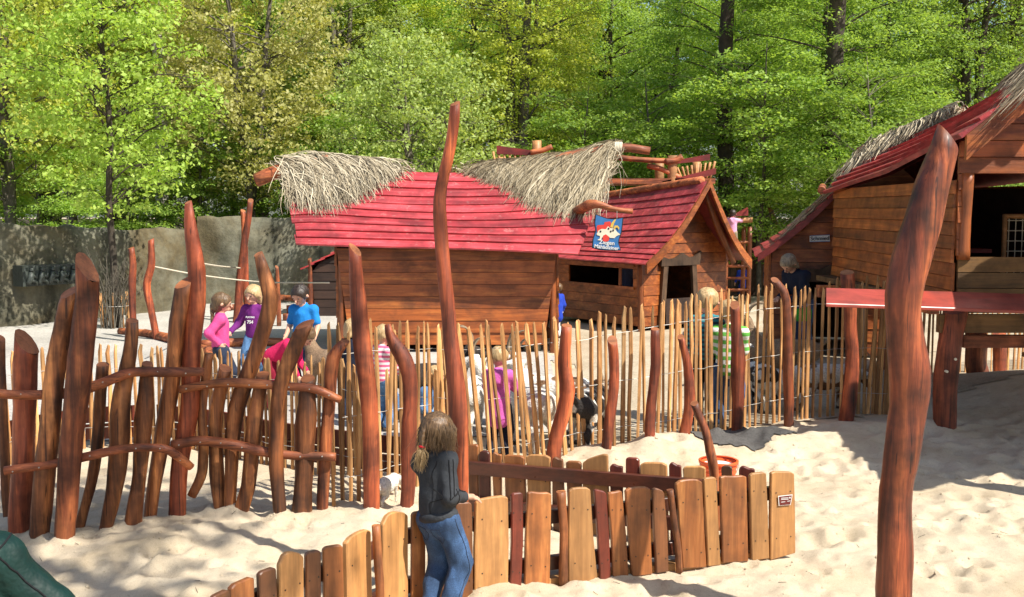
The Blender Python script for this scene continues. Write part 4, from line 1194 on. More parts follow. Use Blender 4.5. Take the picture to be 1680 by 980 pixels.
class Hut:
    """l runs from the front gable wall (0) backwards, a sideways (negative = the side seen), z up"""
    def __init__(s, name, label, O, n, L, hw, z_floor, eave, ridge, ovf, ovb, ove, conc=.1, hwb=None, group='wonky wooden huts'):
        s.O, s.n, s.L, s.hw, s.zf = Vector(O), Vector(n), L, hw, z_floor
        s.hwb = hwb or hw
        s.w = Vector((-s.n.y, s.n.x, 0))
        s.eave, s.ridge, s.ovf, s.ovb, s.ove, s.conc = eave, ridge, ovf, ovb, ove, conc
        c = s.P(L / 2, 0, 0)
        s.rt = thing(name, c, label, 'hut', group)
    def P(s, l, a, z):
        return Vector((s.O.x, s.O.y, 0)) - s.n * l + s.w * a + Vector((0, 0, z))
    def half(s, l):
        f = max(0, min(1, l / s.L)); return s.hw + (s.hwb - s.hw) * f
    def zr(s, u): return float(np.interp(u, *zip(*s.ridge)))
    def ze(s, u): return float(np.interp(u, *zip(*s.eave)))
    def F(s, side):
        def f(u, v):
            of = s.ovf[0] + (s.ovf[1] - s.ovf[0]) * v; ob = s.ovb[0] + (s.ovb[1] - s.ovb[0]) * v
            l = -of + u * (s.L + of + ob)
            a = side * (s.half(l) + s.ove) * v
            z = s.zr(u) + (s.ze(u) - s.zr(u)) * v - s.conc * math.sin(math.pi * v)
            return s.P(l, a, z)
        return f
    def roof(s, nb, mat, sides=(-1, 1), thick=.035, seg=16, nm='roof_board', seed=0):
        r = random.Random(seed)
        for sd in sides:
            f = s.F(sd)
            for i in range(nb):
                v0, v1 = max(0, i / nb - .02), (i + 1) / nb + .22 / nb
                u0, u1 = r.uniform(-.004, .006), 1 - r.uniform(-.004, .006)
                tilt = r.uniform(-.12, .12) / nb
                V, Fc = [], []
                lift = r.uniform(.0, .012)
                for k in range(seg + 1):
                    u = u0 + (u1 - u0) * k / seg
                    wv = .05 / nb * math.sin(u * 7 + i) + tilt * (u - .5)
                    a, b = f(u, max(0, v0 + (wv if i else 0))), f(u, v1 + wv)
                    t = f(min(1, u + .02), .5) - f(max(0, u - .02), .5)
                    nn = t.cross(b - a).normalized()
                    if nn.z < 0: nn = -nn
                    V += [a + nn * .004, a + nn * (.004 + thick * .8), b + nn * (thick * 1.75 + lift), b + nn * (thick * .75 + lift)]
                for k in range(seg):
                    for c in range(4):
                        Fc.append((k * 4 + c, k * 4 + (c + 1) % 4, k * 4 + 4 + (c + 1) % 4, k * 4 + 4 + c))
                Fc += [(0, 1, 2, 3), tuple(seg * 4 + q for q in (3, 2, 1, 0))]
                if sd * 1 > 0: Fc = [tuple(reversed(q)) for q in Fc]
                MB().add(V, Fc).build(nm, M[mat], s.rt)
            # dark boarding under the roof boards
            V = []
            for k in range(seg + 1):
                for j in range(7):
                    V.append(f(.02 + .96 * k / seg, min(.985, j / 6)) - Vector((0, 0, .012)))
            Fc = [(k * 7 + j, k * 7 + j + 1, k * 7 + j + 8, k * 7 + j + 7) for k in range(seg) for j in range(6)]
            MB().add(V, Fc).build('roof_underlay', M['dk_roof'], s.rt)
    def half_at(s, l, z):
        """half width of the gable at height z under the roof"""
        of = s.ovf[0]; u = (l + s.ovf[0]) / (s.L + s.ovf[0] + s.ovb[0])
        best = s.half(l)
        for k in range(41):
            v = k / 40
            zz = s.zr(u) + (s.ze(u) - s.zr(u)) * v - s.conc * math.sin(math.pi * v)
            a = (s.half(l) + s.ove) * v
            if zz < z + .03: return min(best, a)
        return best
    def gable(s, l, n, mat, openings=(), taper=.06, seed=0, out=1):
        u = (l + s.ovf[0]) / (s.L + s.ovf[0] + s.ovb[0])
        top = s.zr(u) - .12
        g = lambda z: max(.0, s.half_at(l, z) - taper * max(0, (s.ze(u) - z)))
        plank_wall(s.rt, lambda a, z: s.P(l, a, z), lambda z: -g(z), g, s.zf, top, n, mat, s.n * out, openings, seed=seed)
    def side(s, sd, n, mat, openings=(), taper_a=.06, taper_l=.12, seed=0):
        def P(l, z):
            k = s.ze(.5) - z
            return s.P(l, sd * (s.half(l) - taper_a * k), z)
        top = min(e for _, e in s.eave) + .08
        k0 = lambda z: taper_l * max(0, top - z)
        plank_wall(s.rt, P, lambda z: k0(z), lambda z: s.L - k0(z), s.zf, top, n, mat, s.w * sd, openings, seed=seed)
    def barge(s, u, mat, w=.17, th=.05, sides=(-1, 1), dl=0.0, nm='barge_board'):
        for sd in sides:
            f = s.F(sd); V, Fc = [], []
            K = 12
            for k in range(K + 1):
                v = k / K * 1.02
                p = f(u, v) + s.n * dl
                V += [p + Vector((0, 0, .06)), p + Vector((0, 0, .06 - w * (1 + .25 * v))), p + Vector((0, 0, .06 - w * (1 + .25 * v))) + s.n * th, p + Vector((0, 0, .06)) + s.n * th]
            for k in range(K):
                for c in range(4):
                    Fc.append((k * 4 + c, k * 4 + (c + 1) % 4, k * 4 + 4 + (c + 1) % 4, k * 4 + 4 + c))
            Fc += [(3, 2, 1, 0), tuple(K * 4 + q for q in range(4))]
            MB().add(V, Fc).build(nm, M[mat], s.rt)
    def thatch(s, sd, ulist, vlen, n, seed=0, name='thatch', lift=.06, drift=0.0):
        """loose reed bundles laid over the ridge: ulist = (u0, u1), vlen(u) how far down they reach"""
        r = random.Random(seed); f = s.F(sd); b = MB()
        for i in range(n):
            u0 = r.uniform(*ulist)
            ln = max(.06, vlen(u0))
            v0 = max(-.04, r.uniform(-.04, max(0.0, ln - .30)))
            v1 = min(ln, v0 + r.uniform(.25, .5)) * r.uniform(.9, 1.06)
            sweep = drift * r.uniform(.3, 1.3) * max(.15, 1 - v0 * 1.6)
            du = r.gauss(0, .026)
            wob, wph = r.gauss(0, .015), r.uniform(0, 6.28)
            pts = []
            lf_ = lift * r.uniform(.1, 2.6) * max(.3, 1.1 - v0 * .7)
            for k in range(7):
                t = k / 6
                v = v0 + (v1 - v0) * t ** 1.35; u = max(-.012 + wob * .5, min(1.012 + wob * .5, u0 - sweep)) ; u = u + (u0 - u) * (1 - (1 - t) ** 2) + du * t + wob * math.sin(wph + 4 * t)
                p = f(u, max(0, v))
                p = p + Vector((0, 0, lf_ + .03 * math.sin(math.pi * t) + .05)) - s.w * (-sd) * 0
                if v < 0: p = p + s.w * (-sd) * v * .6
                p += Vector((r.gauss(0, .006), r.gauss(0, .006), r.gauss(0, .006) - .05 * t * t))
                pts.append(p)
            w = r.uniform(.0045, .0095)
            b.tube(pts, [w, w, w, w * .95, w * .85, w * .65, w * .25], 3, cap=False)
        o = b.build(name, M['straw'], s.rt)
        o['kind'] = 'stuff'
        return o
M['straw'] = None
def straw_mat(name, a, bcol, c):
    m, t, b = newmat(name)
    ge = N(t, 'ShaderNodeNewGeometry')
    col = ramp(t, ge.outputs['Random Per Island'], [(.05, a), (.5, bcol), (.95, c)])
    t.links.new(col, b.inputs['Base Color']); b.inputs['Roughness'].default_value = .75
    return m
M['straw'] = straw_mat('dry_reed', (.10, .08, .05), (.38, .315, .205), (.60, .53, .385))

# ---- near hut (left): its long side faces the camera
h1 = Hut('goat_hut', 'near hut with bright red board roof and two thatch bundles', (.74, 18.6, 0), (1, 0, 0), 3.62, 1.05, .14,
         [(0, 1.66), (.5, 1.74), (1, 1.80)], [(0, 3.36), (.12, 3.18), (.3, 3.02), (.45, 2.98), (.6, 2.99), (.76, 3.05), (.92, 3.16), (1, 3.08)], (1.0, .36), (1.05, .57), .40, .05)
h1.roof(10, 'roof', seed=3)
h1.side(-1, 8, 'wall', taper_a=.0, taper_l=.13, seed=1)
h1.side(1, 8, 'wall', taper_a=.0, taper_l=.13, seed=2)
h1.gable(0, 13, 'wall_y', seed=3)
h1.gable(h1.L, 13, 'wall_y', seed=4, out=-1)
for l in (.06, h1.L - .06):
    for a in (-1.0, 1.0):
        MB().tube([h1.P(l, a * h1.hw * .97, -.1), h1.P(l, a * h1.hw * .97, 1.7)], .055, 8, rings=8, lump=.1, seed=int(l * 3)).build('corner_post', M['hut_post'], h1.rt, smooth=True)
for l in (.4, 1.8, 3.2):
    for a in (-.8, .8):
        MB().box(h1.P(l, a, .05), (.3, .25, .22)).build('footing', M['rock'], h1.rt)
h1.thatch(-1, (.66, .985), lambda u: float(np.interp(u, [.64, .70, .8, .9, .985], [.08, .22, .50, .68, .62])), 2000, 5, drift=-.10)
h1.thatch(1, (.60, 1.02), lambda u: .35, 260, 6)
h1.thatch(-1, (.0, .43), lambda u: float(np.interp(u, [-.02, .06, .2, .31, .43], [.70, .74, .58, .28, .06])), 2600, 7, drift=.12)
h1.thatch(1, (-.02, .5), lambda u: .35, 300, 8)
# ridge pole ends
MB().tube([AT(420, 296, 18.6), AT(468, 278, 18.6), AT(540, 262, 18.6)], [.12, .125, .1], 12, rings=10, lump=.06, seed=3).build('ridge_pole', M['log_h'], h1.rt, smooth=True)
MB().tube([AT(900, 262, 18.6), AT(1010, 243, 18.6), AT(1066, 248, 18.6)], [.07, .08, .07], 12, rings=10, lump=.06, seed=4).build('ridge_pole', M['log_h'], h1.rt, smooth=True)
for k in range(5):
    c = AT(1008 + k * 2.6, 243 + k * .1, 18.6)
    MB().tube([c + Vector((.01 * math.sin(a), .10 * math.cos(a), .10 * math.sin(a))) for a in np.linspace(0, 6.283, 17)], .016, 5, cap=False).build('rope_lashing', M['rope'], h1.rt, smooth=True)
# bent branch at the roof corner that carries the goat sign
yb = 17.3
MB().tube([AT(936, 352, 17.9), AT(966, 337, 17.4), AT(985, 337, yb), AT(1008, 344, yb), AT(1038, 347, yb)], [.08, .09, .055, .05, .045], 10, rings=18, lump=.14, seed=5).build('sign_branch', M['log_h'], h1.rt, smooth=True)

def text_mesh(txt, size, extrude=.004, bold=0.0, align='CENTER'):
    cu = bpy.data.curves.new('text', 'FONT')
    cu.body = txt; cu.size = size; cu.extrude = extrude; cu.align_x = align; cu.align_y = 'CENTER'; cu.offset = bold
    ob = bpy.data.objects.new('text', cu); COL.objects.link(ob)
    dg = bpy.context.evaluated_depsgraph_get(); dg.update()
    me = bpy.data.meshes.new_from_object(ob.evaluated_get(dg))
    bpy.data.objects.remove(ob); bpy.data.curves.remove(cu)
    return me
def put_text(txt, size, c, mat, parent, rz=0.0, roll=0.0, bold=0.0):
    me = text_mesh(txt, size, bold=bold); me.materials.clear(); me.materials.append(mat)
    o = link('lettering', me, None, parent, Vector(c) - wpos(parent))
    o.rotation_euler = (Matrix.Rotation(rz, 3, 'Z') @ Matrix.Rotation(math.pi / 2, 3, 'X') @ Matrix.Rotation(roll, 3, 'Z')).to_euler()
    return o
def goat_sign():
    y = 17.2
    sc = 120 / 980.0
    q = lambda x, yy, k=0.0: AT(940 + x * sc, 320 + yy * sc, y - k)
    c = q(460, 500)
    rt = thing('goat_sign', c, 'blue hanging sign with a white goat, red cross and white lettering', 'sign')
    out = [(300, 255), (380, 285), (460, 312), (540, 320), (620, 312), (678, 300), (668, 400), (655, 500), (625, 590), (615, 650), (645, 745), (560, 750), (450, 748), (350, 738), (255, 712), (262, 600), (300, 480), (285, 370)]
    MB().prism([q(*p) for p in out], (0, .03, 0)).build('board', M['black'], rt)
    cx, cy = 462, 505
    MB().prism([q(cx + (x - cx) * .93, cy + (yy - cy) * .945, .006) for x, yy in out], (0, .005, 0)).build('face', M['blue_sign'], rt)
    def patch(pts, k, mat, nm): MB().prism([q(x, yy, k) for x, yy in pts], (0, .004, 0)).build(nm, M[mat], rt)
    patch([(318, 430), (330, 405), (415, 400), (425, 365), (500, 355), (515, 400), (500, 470), (430, 600), (405, 620), (380, 520), (325, 495)], .012, 'red_sign', 'red_cross')
    patch([(405, 545), (440, 528), (485, 560), (485, 610), (440, 630), (395, 615)], .018, 'red_sign', 'red_cross')
    patch([(318, 525), (340, 480), (385, 455), (440, 460), (470, 420), (500, 445), (560, 450), (590, 495), (635, 530), (585, 550), (555, 580), (500, 575), (450, 545), (410, 545), (385, 580), (375, 612), (325, 605), (360, 585), (365, 550), (325, 540)], .015, 'cream_sign', 'goat_head')
    patch([(500, 430), (515, 380), (550, 335), (580, 325), (548, 390), (535, 445)], .018, 'yellow_sign', 'goat_horn')
    patch([(540, 450), (560, 410), (600, 410), (622, 440), (615, 470), (595, 435), (572, 440), (565, 460)], .018, 'yellow_sign', 'goat_horn')
    for ex, ey in ((478, 452), (540, 475), (507, 490), (370, 490)):
        patch([(ex + 12 * math.cos(a), ey + 14 * math.sin(a)) for a in np.linspace(0, 6.28, 9)[:-1]], .020, 'black', 'goat_eye')
    put_text('Ziegen', .092, q(455, 640, .012), M['white'], rt, roll=-.10, bold=.0012)
    put_text('M\u00e4h\u00e4diziner', .082, q(450, 703, .012), M['white'], rt, roll=-.10, bold=.0012)
    for x, y0, y1 in ((360, 190, 275), (590, 215, 318)):
        MB().tube([q(x, y0, -.02), q(x, y1, -.02)], .006, 5).build('chain', M['wire'], rt)
goat_sign()

# ---- hut with the goat sign before it (middle)
n2 = Vector((math.sin(math.radians(35)), -math.cos(math.radians(35)), 0)); w2 = Vector((-n2.y, n2.x, 0))
c2 = G(1052, 545)
h2 = Hut('petting_hut', 'middle hut with curved gable, doorway and window behind the picket fence', c2 + w2 * 1.14, n2, 2.7, 1.14, .10,
         [(0, 1.32), (1, 1.36)], [(0, 2.90), (.5, 2.70), (1, 2.58)], (.62, .42), (.5, .4), .26, .16)
h2.roof(11, 'roof', seed=9, thick=.03)
h2.side(-1, 7, 'wall_y', openings=[(.22, 2.25, .86, 1.26)], taper_a=.03, taper_l=.0, seed=11)
h2.side(1, 7, 'wall_y', taper_a=.03, taper_l=.0, seed=12)
h2.gable(0, 13, 'wall', openings=[(-.62, .18, .1, 1.28)], seed=13, taper=.03)
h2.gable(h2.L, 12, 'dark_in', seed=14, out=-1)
h2.barge(0.0, 'wall', .16, .05)
def member(hut, pts, r, mat, nm, seed=0, lump=.1, rings=10, seg=8):
    return MB().tube([hut.P(*p) for p in pts], r, seg, rings=rings, lump=lump, seed=seed).build(nm, M[mat], hut.rt, smooth=True)
member(h2, [(-.45, 0, 2.94), (1.3, 0, 2.78), (3.2, 0, 2.62)], .075, 'log_h', 'ridge_pole', 1)
for a0, a1, nm in ((-.70, -.60, 'door_jamb'), (.26, .16, 'door_jamb')):
    MB().hexa([h2.P(-.04, a, z) for a, z in ((a0 - .06, .08), (a0 + .06, .08), (a1 + .06, 1.3), (a1 - .06, 1.3))] + [h2.P(-.11, a, z) for a, z in ((a0 - .06, .08), (a0 + .06, .08), (a1 + .06, 1.3), (a1 - .06, 1.3))]).build(nm, M['old_wood'], h2.rt)
hd = [(-.74, 1.27), (.30, 1.27), (.34, 1.55), (.18, 1.44), (.02, 1.42), (-.16, 1.52), (-.34, 1.42), (-.52, 1.40), (-.72, 1.46)]
MB().prism([h2.P(-.05, a, z) for a, z in hd], n2 * .07).build('door_head', M['old_wood'], h2.rt)
MB().prism([h2.P(-.045, a, z) for a, z in ((-.58, .1), (.14, .1), (.14, .62), (-.58, .62))], n2 * .05).build('half_door', M['dark_in'], h2.rt)
for z in (.84, 1.28):
    MB().hexa([h2.P(l, -1.13 - k, z + d) for k in (0, .06) for l, d in ((.18, -.025), (2.3, -.025), (2.3, .025), (.18, .025))]).build('window_rail', M['wall_y'], h2.rt)
member(h2, [(.0, -1.16, 0), (.0, -1.17, 1.36)], .055, 'hut_post', 'corner_post', 2)
member(h2, [(.62, -1.15, .84), (.62, -1.15, 1.3)], .035, 'hut_post', 'window_post', 3)
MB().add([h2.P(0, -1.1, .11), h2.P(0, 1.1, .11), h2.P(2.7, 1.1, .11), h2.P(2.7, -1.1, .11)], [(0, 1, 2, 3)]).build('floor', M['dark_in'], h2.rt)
# curved braces under the right barge
member(h2, [(-.42, .12, 2.75), (-.38, .55, 2.0), (-.36, 1.0, 1.3)], [.06, .075, .06], 'hut_post', 'gable_brace', 4)

# ---- big raised hut at the right
h3 = Hut('raised_hut', 'big raised hut on stilts at the right with thatch and wide opening', (6.15, 11.2, 0), (0, -1, 0), 5.0, 1.5, 1.38,
         [(0, 3.08), (.1, 3.04), (.45, 2.80), (1, 2.60)], [(0, 4.35), (.25, 3.95), (.5, 3.62), (.75, 3.40), (1, 3.28)], (.42, .42), (.25, .1), .07, .0, hwb=.68)
# narrower towards the back: shift the ridge line sideways with depth
_P3 = h3.P
h3.P = lambda l, a, z: _P3(l, a - .62 * max(0, min(1.1, l / 5.0)) + .05 * l / 5, z)
h3.roof(7, 'roof_y', seed=21, thick=.055)
h3.side(-1, 9, 'wall_y', taper_a=.0, taper_l=.0, seed=22)
h3.side(1, 9, 'wall_y', taper_a=.0, taper_l=.0, seed=23)
h3.gable(0, 16, 'wall', openings=[(-1.36, 1.36, 1.88, 2.70), (-2, 2, 1.3, 1.88)], seed=24, taper=.0)
def olive(i, z0, z1):
    MB().hexa([h3.P(-.01 - k, a, z) for k in (0, .04) for a, z in ((-1.48, z0), (1.48, z0), (1.48, z1), (-1.48, z1))]).build('parapet_board', M['wall_olive'], h3.rt)
for i in range(3): olive(i, 1.39 + i * .165, 1.39 + i * .165 + .157)
h3.gable(h3.L, 14, 'wall', seed=25, out=-1, openings=[(-.3, .3, 1.7, 2.5)])
h3.barge(0.0, 'wall', .2, .05, dl=-.02)
member(h3, [(-.02, -1.42, 1.85), (-.02, -1.41, 2.3), (-.02, -1.40, 2.75)], [.075, .06, .065], 'hut_post', 'opening_post', 5)
h3.thatch(-1, (-.03, .34), lambda u: float(np.interp(u, [-.03, .1, .2, .34], [.92, .60, .35, .12])), 1500, 31, drift=.05)
h3.thatch(1, (-.03, .34), lambda u: .4, 250, 32)
h3.thatch(-1, (.58, 1.02), lambda u: float(np.interp(u, [.58, .7, .85, 1.02], [.08, .22, .50, .92])), 1300, 33, drift=-.06)
h3.thatch(1, (.58, 1.02), lambda u: .4, 250, 34)
MB().tube([h3.P(4.2, 0, 3.4), h3.P(5.2, 0, 3.32), AT(1408, 251, 16.6)], [.09, .09, .085], 10, rings=10, lump=.06, seed=6).build('ridge_pole', M['log'], h3.rt, smooth=True)
member(h3, [(-.75, 0, 4.42), (1.0, 0, 4.2)], .09, 'log', 'ridge_pole', 8)
# floor, platform beams, stilts
MB().hexa([h3.P(l, a, z) for z in (1.30, 1.375) for l, a in ((-.15, -1.5), (-.15, 1.5), (5, .95), (5, -.95))]).build('floor', M['wall_olive'], h3.rt)
for i, (l0, z0, hh, mt) in enumerate(((-.22, 1.10, .19, 'wall_olive'), (-.12, .93, .13, 'log_h'))):
    MB().hexa([h3.P(l0 + k, a, z) for k in (0, .1) for a, z in ((-1.72 + .3 * i, z0), (1.6, z0), (1.6, z0 + hh), (-1.72 + .3 * i, z0 + hh))]).build('floor_beam', M[mt], h3.rt)
for l in (2.0, 4.0):
    MB().hexa([h3.P(l + k, a, z) for k in (0, .12) for a, z in ((-1.3, 1.12), (1.2, 1.12), (1.2, 1.29), (-1.3, 1.29))]).build('floor_beam', M['log_h'], h3.rt)
def stilt(pts, w, y, mat, seed):
    b, P = log_mesh(pts, w, y, seed, ground=True, lump=.07)
    b.build('stilt', M[mat], h3.rt, smooth=True)
stilt([(1568, 505), (1556, 580), (1551, 640), (1549, 717)], [38, 37, 35, 36], G(1549, 717).y, 'log_red', 41)
stilt([(1602, 548), (1601, 590), (1609, 635)], [32, 31, 34], 14.3, 'log', 42)
stilt([(1640, 548), (1640, 590), (1640, 630)], [20, 20, 21], 14.9, 'log_red', 43)
stilt([(1800, 500), (1800, 720)], [36, 36], 11.3, 'log_red', 44)
stilt([(1455, 470), (1456, 560), (1457, 622)], [20, 20, 20], 15.6, 'log', 45)
for k in range(2):                                # pale bolts on the front stilt
    p = AT((1560, 1546)[k], (587, 607)[k], 11.0)
    MB().tube([p + Vector((0, -.125, 0)), p + Vector((0, -.05, 0))], .014, 8).build('bolt', M['cream_sign'], h3.rt, smooth=True)
# counter board before the hut, on two brackets
yc = 10.35
P0, P1 = AT(1355, 472, yc), AT(1780, 485, yc + .25)
P2, P3 = AT(1780, 513, yc - .05), AT(1355, 498, yc - .3)
MB().hexa([p - Vector((0, 0, .035)) for p in (P3, P2, P1, P0)] + [P3, P2, P1, P0]).build('counter_board', M['counter'], h3.rt, bevel=.006)
for px in (1525, 1700):
    a = AT(px, 503, yc); MB().box((a.x, yc + .42, a.z - .02), (.09, 1.1, .09)).build('bracket', M['log_h'], h3.rt)
for q in ([(4.86, -.66), (4.86, .66)], [(.06, 1.44), (4.86, .66)], [(.06, -1.44), (4.86, -.66)]):  # added dark sheets inside the walls, standing in for the shade indoors
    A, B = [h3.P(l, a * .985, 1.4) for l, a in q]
    MB().hexa([A, B, B + Vector((0, 0, 1.25)), A + Vector((0, 0, 1.25))] + [p + Vector((.012, .012, 0)) for p in (A, B, B + Vector((0, 0, 1.25)), A + Vector((0, 0, 1.25)))]).build('interior_shade_sheet', M['dark_in'], h3.rt)
# inside: bench, shelf, back frame with net
MB().box(h3.P(2.2, -.4, 1.86), (.9, .35, .05)).build('bench', M['dk_roof'], h3.rt)
MB().box(h3.P(3.6, -.3, 2.25), (.8, .08, .05)).build('rail', M['dk_roof'], h3.rt)
nf = AT(1667, 390, 12.6)
for dx in (-.14, .22):
    MB().tube([nf + Vector((dx, 0, -.55)), nf + Vector((dx, 0, .27))], .03, 8, rings=6, lump=.08).build('net_frame', M['cut'], h3.rt, smooth=True)
for dz in (.25,):
    MB().tube([nf + Vector((-.16, 0, dz)), nf + Vector((.3, 0, dz))], .03, 8, rings=6, lump=.08).build('net_frame', M['cut'], h3.rt, smooth=True)
for k in range(4):
    MB().tube([nf + Vector((-.09 + k * .08, 0, -.5)), nf + Vector((-.09 + k * .08, 0, .24))], .006, 5).build('net_cord', M['rope'], h3.rt)
for k in range(6):
    MB().tube([nf + Vector((-.14, 0, -.4 + k * .12)), nf + Vector((.22, 0, -.4 + k * .12))], .006, 5).build('net_cord', M['rope'], h3.rt)
# plank steps at the right end of the platform
for k in range(3):
    p = AT(1672 + k * 14, 540 + k * 22, 12.0 - k * .2)
    MB().box((p.x + .15, p.y, p.z), (.5, .26, .05)).build('step', M['beam'], h3.rt, bevel=.005)

# ---- smith hut behind, only its left half shows
h4 = Hut('smith_hut', 'small hut with the smith sign, tucked behind the raised hut', (5.22, 17.0, 0), (-.20, -.98, 0), 2.4, 1.05, .05, [(0, 1.62), (1, 1.62)], [(0, 2.72), (1, 2.6)], (.35, .3), (.2, .2), .20, .07)
h4.roof(8, 'roof_y', seed=31, thick=.03)
h4.gable(0, 12, 'wall', openings=[(-.62, .3, 0, 1.25)], seed=32, taper=.0)
h4.side(-1, 7, 'wall_y', taper_a=0, taper_l=0, seed=33); h4.side(1, 7, 'wall_y', taper_a=0, taper_l=0, seed=34)
h4.gable(h4.L, 10, 'dark_in', seed=35, out=-1)
h4.barge(0.0, 'dk_roof', .10, .05)
hd = [(-.72, 1.22), (.42, 1.22), (.42, 1.42), (.2, 1.40), (-.05, 1.54), (-.3, 1.42), (-.55, 1.44), (-.72, 1.36)]
MB().prism([h4.P(-.04, a, z) for a, z in hd], (0, -.06, 0)).build('door_head', M['old_wood'], h4.rt)
for a in (-.66, .36):
    MB().box(h4.P(-.06, a, .62), (.1, .07, 1.2)).build('door_jamb', M['old_wood'], h4.rt)
h4.thatch(-1, (.0, .12), lambda u: .8, 60, 36)
MB().tube([h4.P(-.62, -.35, 2.66), h4.P(-.2, -.3, 2.72), h4.P(.6, -.25, 2.72)], [.06, .06, .055], 10, rings=10, lump=.05, seed=3).build('pole', M['log_h'], h4.rt, smooth=True)
ys = 16.9
ss = thing('smith_sign', AT(1345, 392, ys), 'small white sign reading Schmied on the hut gable', 'sign')
MB().prism([AT(*p, ys) for p in ((1329, 397), (1361.5, 396.5), (1361, 386), (1329, 387.5))], (0, .03, 0)).build('board', M['white'], ss)
for e in ((1329, 397.4, 1361.5, 396.8), (1329, 387.2, 1361.5, 385.6)):
    MB().prism([AT(e[0], e[1], ys - .004), AT(e[2], e[3], ys - .004), AT(e[2], e[3] - .7, ys - .004), AT(e[0], e[1] - .7, ys - .004)], (0, .004, 0)).build('sign_edge', M['blue_sign'], ss)
put_text('Schmied', .088, AT(1345, 391.6, ys - .006), M['black'], ss, roll=.03)

# ---- tiny dark shed by the far wall, far palisade, play tower, shelter off to the right
h5 = Hut('small_shed', 'tiny dark shed with red roof between the boy and the near hut', (PX(560, 23), 23.6, 0), (0, -1, 0), 1.2, .75, .0, [(0, 1.05), (1, 1.05)], [(0, 1.5), (1, 1.5)], (.15, .15), (.1, .1), .15, 0)
h5.roof(4, 'roof_y', seed=41); h5.gable(0, 7, 'dark_in', seed=42); h5.side(-1, 6, 'dark_in', seed=43, taper_l=0); h5.side(1, 6, 'dark_in', seed=44, taper_l=0); h5.gable(1.2, 7, 'dark_in', seed=45, out=-1)

yp = 29.2
pa = thing('palisade', (PX(1250, yp), yp, 0), 'dark upright board palisade at the far end of the yard', 'fence')
x = PX(1160, yp)
rp = random.Random(4)
while x < PX(1480, yp):
    w = rp.uniform(.14, .2); hh = 1.75 + rp.uniform(-.08, .08)
    MB().box((x + w / 2, yp + rp.uniform(-.015, .015), hh / 2 - .05), (w - .012, .04, hh)).build('board', M['old_wood'], pa)
    x += w
free_log('driftwood_post', [(1263, 341), (1272, 372), (1280, 404), (1285, 440), (1288, 478)], [8, 9, 9, 9, 9], 'leaning pale pole behind the smith hut roof', mat='cut', seed=31)
free_log('driftwood_post', [(1258, 394), (1260, 430), (1264, 472)], [6, 7, 7], 'short red stake left of the grey-haired adult', mat='log_red', seed=32)

def tower():
    Y = 25.0
    rt = thing('play_tower', (PX(1000, Y), Y, 0), 'raised wooden play deck with fan-slatted railings behind the huts', 'play structure')
    X = lambda px: PX(px, Y)
    Z = lambda py: AT(840, py - 9, Y).z
    for px, top, dy in ((880, 240, 0), (1097, 266, -.4), (1083, 272, .3), (820, 262, 1.6), (1160, 270, 1.6)):
        MB().tube([Vector((X(px), Y + dy, -.2)), Vector((X(px) + .02, Y + dy, 1.6)), Vector((X(px), Y + dy, Z(top)))], [.12, .115, .11], 10, rings=14, lump=.07, seed=px).build('post', M['cut'], rt, smooth=True)
    MB().box((X(990), Y + .6, Z(300) - .1), (X(1165) - X(815), 2.2, .12)).build('deck', M['log_h'], rt)
    for px0, px1, y0, y1, n in ((818, 872, 252, 258, 9), (1118, 1162, 278, 268, 9)):
        for k in range(n):
            u = k / (n - 1)
            a = Vector((X(px0 + (px1 - px0) * u), Y, Z(305))); b = Vector((X(px0 + (px1 - px0) * u) + (u - .5) * .25, Y, Z(y0 + (y1 - y0) * u + 6)))
            MB().tube([a, b], .028, 6, rings=4, lump=.1, seed=k).build('slat', M['cut'], rt, smooth=True)
    MB().prism([Vector((X(a), Y - .04, Z(b))) for a, b in ((815, 262), (872, 264), (872, 256), (815, 248))], (0, .07, 0)).build('top_board', M['dk_roof'], rt)
    MB().prism([Vector((X(a), Y - .04, Z(b))) for a, b in ((1108, 278), (1162, 272), (1162, 262), (1108, 272))], (0, .07, 0)).build('top_board', M['dk_roof'], rt)
    MB().prism([Vector((X(a), Y - .5, Z(b))) for a, b in ((1080, 318), (1166, 296), (1166, 286), (1080, 308))], (0, .05, 0)).build('side_board', M['dk_roof'], rt)
    for pts, r in (([(1000, 268, -.3), (1040, 272, -.4), (1105, 276, -.45)], .06), ([(1058, 282, -.3), (1080, 288, -.4), (1110, 302, -.45)], .06), ([(1085, 276, -.5), (1100, 274, -.5), (1112, 268, -.5)], .07), ([(870, 260, -.1), (890, 256, -.1), (905, 250, -.1)], .06)):
        MB().tube([Vector((X(a), Y + d, Z(b))) for a, b, d in pts], r, 8, rings=10, lump=.1, seed=7).build('rail', M['log_h'], rt, smooth=True)
tower()
def lookout():
    """small deck the climbing child stands on"""
    Y = 27.0
    rt = thing('climbing_frame', (PX(1206, Y), Y, 0), 'small climbing frame with a red pointed board behind the middle hut', 'play structure')
    for px in (1188, 1226):
        for dy in (-.25, .45):
            MB().tube([Vector((PX(px, Y), Y + dy, -.1)), Vector((PX(px, Y), Y + dy, AT(0, 372, Y).z))], .06, 8, rings=6, lump=.06).build('post', M['hut_post'], rt, smooth=True)
    for k in range(5):
        z = .35 + k * .3
        MB().tube([Vector((PX(1186, Y), Y - .27, z)), Vector((PX(1228, Y), Y - .27, z))], .035, 8).build('rung', M['log_h'], rt, smooth=True)
    MB().prism([AT(a, b, Y - .35) for a, b in ((1196, 356), (1228, 354), (1227, 340))], (0, .06, 0)).build('top_board', M['dk_roof'], rt)
    MB().tube([AT(1190, 362, Y - .3), AT(1234, 361, Y - .3)], .07, 8, rings=6, lump=.06).build('beam', M['cut'], rt, smooth=True)
lookout()
